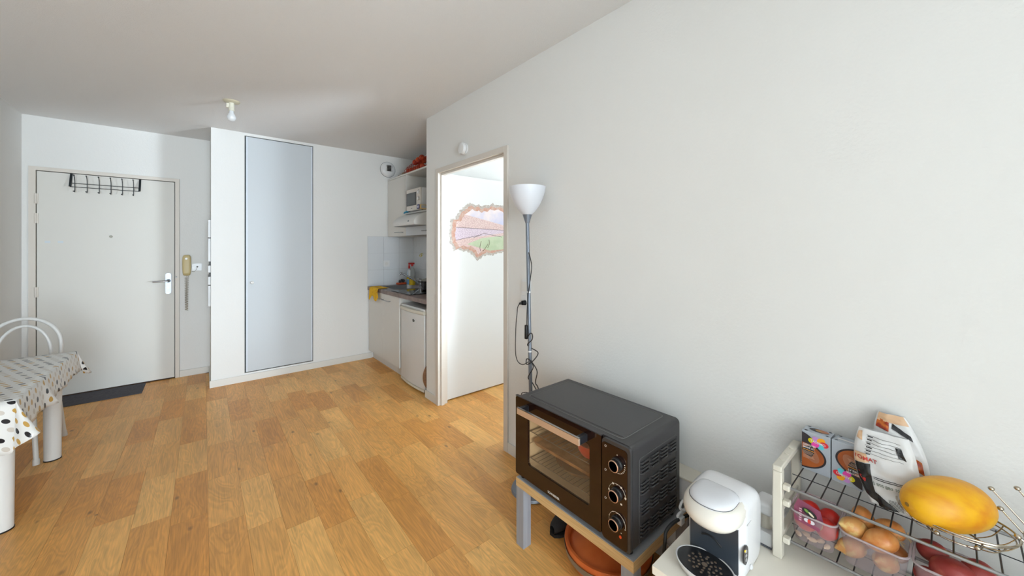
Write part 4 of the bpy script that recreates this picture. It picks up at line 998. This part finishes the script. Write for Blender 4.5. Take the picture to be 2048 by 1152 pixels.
# ------------------------------------------------------------------ wire rack
rk = thing('wire_rack', (1.435, .0, .430), 'two-tier wire rack with ivory plastic ends standing on the cream cabinet', 'rack')
for yy in (.322, -.46):
    e = B().box(1.318, 1.346, yy, yy + .024, .4305, .690).box(1.522, 1.546, yy, yy + .024, .4305, .690).box(1.318, 1.546, yy, yy + .024, .690, .706)
    e.box(1.345, 1.523, yy + .003, yy + .021, .478, .492).box(1.345, 1.523, yy + .003, yy + .021, .560, .570)
    ef = e.done('end_frame', IVORY, rk, bevel=.003)
    if yy > 0:
        for z in (.6465, .60, .49):
            B().box(1.322, 1.344, yy - .018, yy, z - .008, z + .008).done('rail_socket', IVORY, ef, bevel=.003)
        for i in range(3): B().cyl((1.37 + i * .05, yy + .012, .706), (1.37 + i * .05, yy + .012, .7085), .006, n=12).done('stud', IVORY, ef)
for z in (.6465, .490):
    for x, r_ in ((1.334, .0042), (1.532, .0042)):
        B().cyl((x, .322, z), (x, -.44, z), r_, n=10).done('rail', STEEL, rk)
    B().cyl((1.432, .322, z - .0035), (1.432, -.44, z - .0035), .0012, n=6).done('middle_wire', BLACKM, rk)
    wr = None
    for i in range(22):
        y = .305 - i * .0345
        if wr is None: wr = B().cyl((1.334, y, z + .001), (1.532, y, z + .001), .0018, n=6).done('cross_wire', mat('dark_wire', (70, 68, 66), .4, .8), rk); wy = y
        else: copy_part(wr, rk, (0, y - wy, 0))
SH = .6502; SL = .4937

# coffee capsule cartons
GREY = mat('silver_grey_card', (176, 182, 190), .35)
CH1 = [mat('pet_yellow', (222, 206, 20), .4), mat('pet_violet', (206, 150, 214), .4), mat('pet_orange', (250, 172, 30), .4), mat('pet_red', (222, 44, 60), .4), mat('pet_cyan', (96, 208, 224), .4), mat('pet_pink', (236, 72, 170), .4)]
BRN = mat('coffee_print', (176, 92, 40), .4, vary=(12, (150, 74, 34), .4, .6)); CRE = mat('crema_print', (168, 108, 78), .4); DKP = mat('dark_print', (44, 40, 46), .4); WPR = mat('white_print_card', (236, 232, 228), .4); OPR = mat('orange_print_card', (248, 166, 40), .4)
def carton(y_l, xf, ang, flip, label):
    W, D, H = .071, .050, .1235
    t = thing('capsule_carton', (xf + D / 2, y_l - W / 2, SH), label, 'carton', 'coffee capsule cartons on the rack')
    R = Matrix.Translation((xf, y_l, SH)) @ Matrix.Rotation(ang, 4, 'Z')
    b = B(R); b.box(0, D, -W, 0, 0, H); b.done('carton_body', GREY, t, smooth=0, bevel=.0008)
    f = 1 if not flip else -1
    def fr_(x):   # front print, u to the viewer's right, v up; flipped box is upside down
        return lambda u, v: tuple(R @ Vector((x, -(W / 2 + f * u), H / 2 + f * v)))
    inr = lambda poly: clip(clip(clip(clip(poly, lambda u, v: W / 2 - u), lambda u, v: u + W / 2), lambda u, v: H / 2 - v), lambda u, v: v + H / 2)
    print_poly('print_dark', inr(circle(-.050, .012, .056, .046, 48)), fr_(-.0010), DKP, t)
    print_poly('print_rim', inr(circle(-.036, -.014, .062, .042, 48)), fr_(-.0011), DKP, t)
    print_poly('print_coffee', inr(circle(-.038, -.014, .059, .038, 48)), fr_(-.0012), BRN, t)
    print_poly('print_crema', inr(circle(-.014, -.006, .030, .017, 32, rot=-.9)), fr_(-.0013), CRE, t)
    print_poly('print_shadow', inr([(-.036, .004), (-.006, .026), (-.004, -.004), (-.012, -.018), (-.030, -.010)]), fr_(-.0014), DKP, t)
    for k, (u, v) in enumerate(((-.0085, .036), (.0015, .043), (.013, .043), (.0205, .034), (.0105, .026), (-.001, .027))):
        print_poly('petal', circle(u, v, .011, .0085, 20, rot=(0, -.6, .6, 0, -.6, .6)[k]), fr_(-.0015 - .00005 * k), CH1[k], t)
    print_text('brand_print', 'TASSIMO', .0098, lambda u, v: fr_(-.0020)(.0055 + u * .95, .0345 - .10 * u + v), WPR, t, bold=True)
    for k, s_ in enumerate(('DISCOVER', 'MORE AT')):
        print_text('slogan_print', s_, .0078, lambda u, v, k=k: fr_(-.0018)(-.0325 + u * .9, .0185 - .0085 * k + v), WPR, t, bold=True, align='LEFT')
    print_poly('address_print', [(-.0325, .0045), (-.004, .0025), (-.004, .0008), (-.0325, .0028)], fr_(-.0018), OPR, t)
    for k in range(8):
        L = (.026, .028, .024, .022, .027, .028, .030, .016)[k]; v = -.001 - .0027 * k - (.002 if k > 3 else 0)
        print_poly('small_print', [(-.0325, v), (-.0325 + L, v - .0012), (-.0325 + L, v - .0020), (-.0325, v - .0008)], fr_(-.0018), mat('small_print', (214, 180, 156), .5), t)
    top = lambda z: (lambda u, v: tuple(R @ Vector((D / 2 + v, -W / 2 - u, z))))
    for u, v in ((-.026, -.018), (.026, -.018), (-.026, .018), (.026, .018)):
        print_poly('vent_hole', circle(u, v, .0042, .0030, 14), top(H + .0008), mat('hole_black', (20, 20, 22), .6), t)
    if not flip:
        print_poly('top_print', circle(.002, .003, .025, .013, 28), top(H + .0008), DKP, t)
        print_poly('top_print', circle(.009, .004, .017, .011, 28), top(H + .0010), CRE, t)
        print_text('top_text', 'XL', .014, lambda u, v: top(H + .0013)(-u, -(v - .002)), mat('gold_print', (196, 164, 70), .4), t, bold=True)
    else:
        print_poly('top_print', [(-.028, -.006), (.030, -.006), (.030, .002), (-.028, .002)], top(H + .0008), WPR, t)
    return t
carton(.3075, 1.482, math.radians(-3), False, 'grey coffee capsule carton standing upright nearest the ivory rack end')
carton(.2335, 1.476, math.radians(-8), True, 'grey coffee capsule carton standing upside down between its twin and the snack bags')

# snack bags
WB = mat('white_bag_film', (226, 224, 222), .25); BB = mat('black_bag_film', (34, 32, 32), .25)
def bag(name, label, path, hw, th, base, seedv, prints):
    """path(v) -> centre point, hw(v) half width, th(v) half thickness"""
    t = thing(name, tuple(path(0)), label, 'bag')
    def surf(u, v, off=0.0):
        c = Vector(path(v)); w_ = hw(v); a = math.acos(max(-1, min(1, u)))
        u = max(-.985, min(.985, u)) if off else u
        p = Vector((c.x - (th(v) + off) * math.sin(a) ** .8, c.y - u * w_, c.z))
        q = Vector((p.y * 40, p.z * 40, seedv))
        p.x += mn.noise(q) * .009 * math.sin(a) + mn.noise(q * 2.7) * .004 * math.sin(a)
        return p
    def whole(a_, v):
        a = 2 * PI * a_; u = math.cos(a)
        if a <= PI: return surf(u, v)
        c = Vector(path(v)); return Vector((c.x + th(v) * .6 * abs(math.sin(a)) ** .8, c.y - u * hw(v), c.z))
    B().grid(whole, 40, 26, wrap=True).done('film', base, t, smooth=80)
    def patch(nm, quad, m, n=10):
        (u0, v0), (u1, v1), (u2, v2), (u3, v3) = quad
        def fn(s_, r_):
            ua = u0 + (u1 - u0) * s_; va = v0 + (v1 - v0) * s_; ub = u3 + (u2 - u3) * s_; vb = v3 + (v2 - v3) * s_
            return surf(ua + (ub - ua) * r_, va + (vb - va) * r_, .0026)
        B().grid(fn, n, n).done(nm, m, t, smooth=80, flat=True)
    def txt(nm, body, size, u, v, m, slope=0.0, bold=True):
        print_text(nm, body, size, lambda a, b_: surf(u + a / hw(.5), v + (b_ + slope * a) / .19, .0036), m, t, bold=bold)
    prints(patch, txt); return t
INK = mat('black_ink', (40, 38, 40), .5); PEACH = mat('peach_print', (224, 184, 146), .45); REDP = mat('red_print', (196, 50, 40), .45); GRN = mat('green_print', (62, 96, 50), .45); ORP = mat('orange_food_print', (206, 110, 40), .45, vary=(60, (160, 52, 28), .4, .6))
def prA(patch, txt):
    patch('black_side', ((-.97, .12), (-.50, .02), (-.44, .55), (-.96, .52)), BB)
    patch('black_side', ((-.60, .0), (.30, .02), (-.05, .10), (-.50, .20)), BB)
    patch('peach_side', ((-.96, .52), (-.48, .56), (-.55, .68), (-.96, .66)), PEACH)
    patch('peach_side', ((-.95, .86), (-.72, .84), (-.80, .97), (-.95, .95)), PEACH)
    txt('tomato_print', 'TOMAT', .0145, -.60, .605, REDP)
    patch('chilli_print', ((-.90, .33), (-.74, .27), (-.70, .33), (-.88, .42)), REDP)
    for k in range(6):
        v = .93 - .045 * k
        patch('table_line', ((-.60, v), (.62, v - .015), (.62, v - .019), (-.60, v - .004)), INK, 8)
        patch('table_text', ((-.56, v - .012), (-.36 - .03 * (k % 3), v - .014), (-.36 - .03 * (k % 3), v - .028), (-.56, v - .026)), INK, 4)
    for k in range(2): patch('text_line', ((-.40, .40 - .02 * k), (.62, .42 - .02 * k), (.62, .412 - .02 * k), (-.40, .392 - .02 * k)), INK, 8)
    txt('phone_print', '0 805 883 107', .0105, .02, .325, mat('grey_green_ink', (112, 124, 112), .5), .05)
    patch('green_block', ((.52, .345), (.80, .365), (.80, .31), (.52, .29)), GRN)
    for k in range(9): patch('barcode_bar', ((-.05 + .055 * k, .15), (-.03 + .055 * k, .15), (.05 + .055 * k, .04), (.03 + .055 * k, .04)), INK, 4)
    patch('black_band', ((.42, .86), (.62, .86), (.72, .72), (.50, .74)), BB)
bag('snack_bag', 'white and black snack bag leaning with nutrition table and barcode beside the melon', lambda v: (1.426 + .050 * v, .116 + .006 * v - .018 * (1 - v) ** 2, SH + .003 + .183 * v),
    lambda v: .034 + .030 * math.sin(PI * (.10 + .72 * v)), lambda v: .002 + .024 * math.sin(PI * (.04 + .94 * v)) ** .7, WB, 3.1, prA)
def prB(patch, txt):
    patch('peach_top', ((-.9, .90), (.9, .90), (.9, 1.0), (-.9, 1.0)), PEACH)
    patch('food_print', ((-.9, .82), (-.25, .80), (-.2, .90), (-.9, .93)), ORP)
    patch('black_band', ((-.85, .66), (-.70, .66), (.22, .02), (.02, .02)), BB)
    patch('black_band', ((-.60, .62), (-.52, .62), (.42, .02), (.30, .02)), BB)
    patch('food_print', ((.15, .48), (.80, .38), (.80, .52), (.30, .62)), ORP)
    patch('logo_print', ((-.1, .84), (.75, .74), (.75, .80), (0, .90)), INK)
    patch('red_line', ((-.2, .71), (.6, .67), (.6, .69), (-.2, .73)), REDP)
    for k in range(6): patch('text_line', ((.42, .30 - .022 * k), (.90, .27 - .022 * k), (.90, .262 - .022 * k), (.42, .292 - .022 * k)), INK, 5)
    for k in range(2): patch('red_line', ((.50, .16 - .03 * k), (.85, .14 - .03 * k), (.85, .13 - .03 * k), (.50, .15 - .03 * k)), REDP, 5)
bag('snack_bag', 'white snack bag with chilli picture leaning on the wall behind the barcode bag', lambda v: (1.510 + .018 * v, .072 + .038 * v, SH + .003 + .225 * v),
    lambda v: .026 + .028 * math.sin(PI * (.15 + .72 * v)) - .010 * v ** 4, lambda v: .002 + .018 * math.sin(PI * (.04 + .94 * v)) ** .7, WB, 7.7, prB)

# wire fruit bowl, melon
WIRE = mat('polished_wire', (186, 176, 160), .22, 1.0)
BCX, BCY = 1.420, -.006
fb_ = thing('fruit_bowl', (BCX, BCY, SH), 'chrome wire fruit bowl holding the yellow melon on the rack', 'bowl')
def hoop(r, z, rr=.0018): return B().tube([(BCX + r * math.cos(a) * .82, BCY + r * math.sin(a), z) for a in [2 * PI * i / 48 for i in range(48)]], rr, n=6, closed=True)
hoop(.098, .695, .0022).done('rim_hoop', WIRE, fb_); hoop(.092, .687, .0015).done('rim_hoop', WIRE, fb_); hoop(.045, .6525, .002).done('base_hoop', WIRE, fb_)
for i in range(14):
    a = 2 * PI * i / 14
    B().tube(spline([(BCX + r * math.cos(a) * .82, BCY + r * math.sin(a), z) for r, z in ((.045, .6525), (.075, .664), (.094, .686), (.098, .696))], 4), .0012, n=5).done('rib', WIRE, fb_)
for a in (math.radians(200), math.radians(165)):
    B().ell((BCX + .1 * math.cos(a) * .82, BCY + .1 * math.sin(a), .680), .005, .005, .005, 10, 6).done('bead', WIRE, fb_)
ml = thing('melon', (1.418, .004, .660), 'large yellow melon lying in the wire fruit bowl', 'melon')
ML = Matrix.Translation((1.414, .006, .724)) @ Matrix.Rotation(math.radians(138), 4, 'Z') @ Matrix.Rotation(math.radians(2), 4, 'Y')
MELM = mat('melon_rind', (240, 178, 14), .4, vary=(16, (222, 140, 8), .40, .66, (1.6, .35, 1.6)), bump=(30, .25, .004))
prof = []
for i in range(25):
    t = i / 24; a = PI * t
    prof.append((.0600 * math.sin(a) ** .84 * (1 + .05 * math.cos(a)), -.094 * math.cos(a)))
b = B(ML); b.lathe((0, 0, 0), prof, ax=(1, 0, 0), n=48)
b.done('rind', MELM, ml, smooth=180)
B(ML).lathe((0, 0, 0), [(.0, .0945), (.005, .0945), (.0045, .0915)], ax=(1, 0, 0), n=14).done('stem_scar', mat('stem_scar', (150, 112, 40), .8), ml)
# ball-tipped wire holder at the end of the rack
wh = thing('wire_holder', (1.44, -.17, SH), 'chrome wire holder with ball-tipped prongs beside the fruit bowl', 'wire holder')
B().tube([(1.44 + .055 * math.cos(a), -.185 + .055 * math.sin(a), .653) for a in [2 * PI * i / 32 for i in range(32)]], .0022, n=6, closed=True).done('base_ring', WIRE, wh)
B().tube([(1.44 + .06 * math.cos(a), -.175 + .065 * math.sin(a), .70 + .018 * math.cos(a)) for a in [2 * PI * i / 32 for i in range(32)]], .0022, n=6, closed=True).done('upper_ring', WIRE, wh)
for p0, p1 in (((1.47, -.16, .655), (1.500, -.066, .762)), ((1.43, -.15, .655), (1.465, -.078, .735)), ((1.46, -.20, .655), (1.512, -.105, .777)), ((1.40, -.17, .655), (1.40, -.098, .712)), ((1.49, -.21, .655), (1.52, -.15, .79))):
    s_ = B().cyl(p0, p1, .0018, n=6).done('prong', WIRE, wh)
    B().ell(p1, .0058, .0058, .0052, 12, 8).done('ball_tip', WIRE, s_)

# plastic tubs with vegetables on the lower tier
TUB = clear('milky_tub_plastic', (246, 242, 242), .13, .25, (226, 214, 216))
RIM = clear('milky_tub_rim', (240, 234, 234), .5, .25, (226, 210, 212))
def tub(y_l, y_r, x0, x1, h, label):
    t = thing('plastic_tub', ((x0 + x1) / 2, (y_l + y_r) / 2, SL), label, 'tub')
    R = lambda z, g, r: [(x, y, z) for x, y in rrect(x0 + g, x1 - g, y_r + g, y_l - g, r, 5)]
    B().loft([R(SL + .001, .013, .016), R(SL + .001, .010, .018), R(SL + h, 0, .022), R(SL + h, .001, .022), R(SL + .002, .011, .018), R(SL + .002, .014, .016)]).done('tub_wall', TUB, t, smooth=40)
    B().tube([(x, y, SL + h) for x, y in rrect(x0, x1, y_r, y_l, .022, 5)], .0028, n=6, closed=True).done('rim', RIM, t)
    return t
t1 = tub(.312, .203, 1.346, 1.478, .084, 'clear plastic tub of red tomatoes nearest the ivory rack end')
B().loft([[(1.3465 + .05 * t, y, z) for t, y, z in ((0, .297, .555), (0, .240, .548), (.15, .232, .575), (.3, .240, .600), (.3, .292, .612), (.1, .300, .590))], [(1.3475 + .05 * t, y, z) for t, y, z in ((0, .297, .555), (0, .240, .548), (.15, .232, .575), (.3, .240, .600), (.3, .292, .612), (.1, .300, .590))]]).done('sleeve_label', mat('purple_label', (142, 66, 92), .4), t1, smooth=0, label='purple paper label')
lb = lambda o_: (lambda u, v: (1.3485 + .13 * (v + .01) - o_ - .004, .262 - u, .580 + v))
print_poly('label_oval', circle(-.0, .010, .018, .009, 24, rot=-.35), lb(.0005), mat('label_black', (34, 34, 36), .5), t1)
print_poly('label_mark', circle(-.006, -.012, .0065, .0052, 18), lb(.0005), mat('label_white', (222, 214, 220), .5), t1)
print_poly('label_mark', circle(.006, -.013, .0065, .0052, 18), lb(.0005), mat('label_white', (222, 214, 220), .5), t1)
print_poly('label_leaf', circle(-.007, .0135, .006, .0035, 14, rot=-.6), lb(.0009), mat('label_green', (120, 160, 70), .5), t1)
print_poly('label_swirl', circle(.004, .008, .008, .0028, 16, rot=-.6), lb(.0009), mat('label_cream', (226, 214, 186), .5), t1)
print_poly('label_heart', circle(.0, -.0125, .004, .006, 14), lb(.0009), mat('label_red', (214, 60, 50), .5), t1)
for k in range(6): print_poly('label_line', [(-.024, .014 - .006 * k), (-.018, .014 - .006 * k), (-.018, .0105 - .006 * k), (-.024, .0105 - .006 * k)], lb(.0005), mat('label_pink', (214, 160, 176), .5), t1)
def veg(name, c, r, rot, m, label, cat, group, tip=None, lump=0.0, sx=1.0, seed=0, roots=False):
    t = thing(name, c, label, cat, group)
    T = Matrix.Translation(c) @ Matrix.Rotation(rot[0], 4, 'Z') @ Matrix.Rotation(rot[1], 4, 'Y')
    b = B(T)
    prof = []
    for i in range(17):
        q = i / 16; a = PI * q
        rr = r * math.sin(a)
        if tip: rr *= (1 - .15 * q)
        hh = -r * sx * math.cos(a)
        if tip and q > .86: hh += (q - .86) / .14 * tip; rr = max(rr, .0022 if q < 1 else 0)
        prof.append((rr, hh))
    b.lathe((0, 0, 0), prof, ax=(1, 0, 0), n=22)
    if lump:
        for v in b.bm.verts: v.co += mn.noise_vector(v.co * 22 + Vector((seed, 0, 0))) * lump
    b.done('flesh', m, t, smooth=180)
    if roots:
        rb = B(T); rd = random.Random(seed)
        for k in range(12):
            a = rd.random() * 2 * PI; e = .004 + .006 * rd.random()
            rb.tube([(-r * sx, 0, 0), (-r * sx - .004, e * .5 * math.cos(a), e * .5 * math.sin(a)), (-r * sx - .006 - .004 * rd.random(), e * 1.6 * math.cos(a), e * 1.6 * math.sin(a))], .0006, n=4)
        rb.done('roots', mat('onion_roots', (206, 176, 124), .8), t)
    return t
TOM = mat('tomato_skin', (206, 30, 22), .3, vary=(14, (224, 70, 56), .4, .65))
for i, (x, y, z, r, lab) in enumerate(((1.388, .280, .543, .0285, 'red tomato in the tub under the purple label'), (1.387, .231, .543, .0285, 'red tomato at the front of the tub next to the onions'),
        (1.441, .280, .545, .0285, 'red tomato at the back of the tub by the ivory rack end'), (1.441, .231, .545, .0285, 'red tomato at the back of the tub next to the onions'))):
    t = veg('tomato', (x, y, z), r, (i, 1.2), TOM, lab, 'tomato', 'tomatoes in the tub', lump=.003, seed=i)
veg('potato', (1.366, .252, .557), .0165, (1.6, .1), mat('beige_potato', (196, 160, 116), .7, vary=(30, (160, 120, 80), .55, .7)), 'small beige potato among the red tomatoes', 'potato', None, sx=1.1, lump=.002, seed=4)
CLV = mat('garlic_clove', (236, 214, 178), .5)
for i in range(5):
    x, y = 1.367 + .012 * (i % 2), .292 - .0165 * i
    veg('garlic_clove', (x, y, SL + .011), .0065, (i * .5 + .8, 0), CLV, ('pale garlic clove nearest the ivory rack end', 'pale garlic clove second from the ivory rack end', 'pale garlic clove in the middle of the row under the tomatoes', 'pale garlic clove second from the onion tub', 'pale garlic clove nearest the onion tub')[i], 'garlic', 'garlic cloves in the tomato tub', sx=1.6, tip=.003)
t2 = tub(.198, .066, 1.346, 1.478, .084, 'clear plastic tub heaped with yellow onions in the middle of the rack')
ON = mat('onion_skin', (204, 124, 60), .32, vary=(16, (222, 158, 92), .40, .64, (.4, 2.4, 2.4)))
ON2 = mat('onion_skin_pale', (212, 150, 84), .35, vary=(24, (226, 190, 120), .45, .6, (.4, 2.4, 2.4)))
ons = [((1.383, .172, .584), .0275, (2.4, -.25), ON2, 'yellow onion with peeling pale skin beside the tomato tub'), ((1.378, .118, .582), .0300, (2.2, .2), ON, 'plump yellow onion with dry roots at the front of the onion tub'),
       ((1.432, .106, .592), .0275, (1.2, .3), ON, 'yellow onion with dark top in the middle of the onion tub'), ((1.44, .160, .592), .0265, (.3, -.3), ON, 'brown onion at the back of the onion tub'),
       ((1.384, .176, .527), .0265, (2.0, .4), ON2, 'yellow onion at the bottom of the tub next to the tomatoes'), ((1.386, .110, .527), .0265, (2.7, -.3), ON2, 'yellow onion pressed against the front wall of the tub low down'),
       ((1.442, .162, .531), .025, (.6, .2), ON, 'onion low at the back of the onion tub'), ((1.442, .100, .531), .025, (1.6, .2), ON, 'onion low at the back near the red potatoes')]
for i, (c, r, rot, m, lab) in enumerate(ons):
    veg('onion', c, r, rot, m, lab, 'onion', 'onions in the tub', tip=.009, sx=1.22, lump=.0015, seed=i * 3.1, roots=i in (1, 2))
t3 = tub(.060, -.072, 1.346, 1.478, .084, 'clear plastic tub of red potatoes below the melon')
RP = mat('red_potato_skin', (150, 52, 46), .5, vary=(24, (176, 88, 72), .5, .68), bump=(60, .2, .002))
pots = [((1.390, -.002, .574), .0320, (1.8, .15), 'large red potato at the front of the potato tub'), ((1.385, .034, .536), .024, (.8, .2), 'red potato at the front next to the onion tub'), ((1.434, .030, .580), .0250, (1.2, .2), 'small red potato on top near the onions'),
        ((1.428, -.042, .576), .0285, (2.2, .3), 'red potato on top toward the rack end'), ((1.39, -.046, .529), .0245, (1.4, 0), 'red potato low at the front toward the rack end'), ((1.444, .010, .527), .0245, (.4, 0), 'red potato low at the back of the tub')]
for i, (c, r, rot, lab) in enumerate(pots):
    veg('red_potato', c, r, rot, RP, lab, 'potato', 'red potatoes in the tub', sx=1.2, lump=.005, seed=i * 5.3)
# white jar on the lower tier at the edge of view
jr = thing('white_jar', (1.44, -.165, SL), 'white lidded jar on the lower tier past the red potatoes', 'jar')
B().lathe((1.44, -.165, SL), [(0, 0), (.032, 0), (.035, .004), (.035, .062), (.03, .07), (0, .07)], n=32).done('jar_body', PLASTIC, jr)
B().lathe((1.44, -.165, SL + .068), [(.037, 0), (.037, .018), (.034, .021), (0, .021)], n=32).done('lid', WHITE, jr)

for o in bpy.data.objects:
    if '_o' in o: del o['_o']
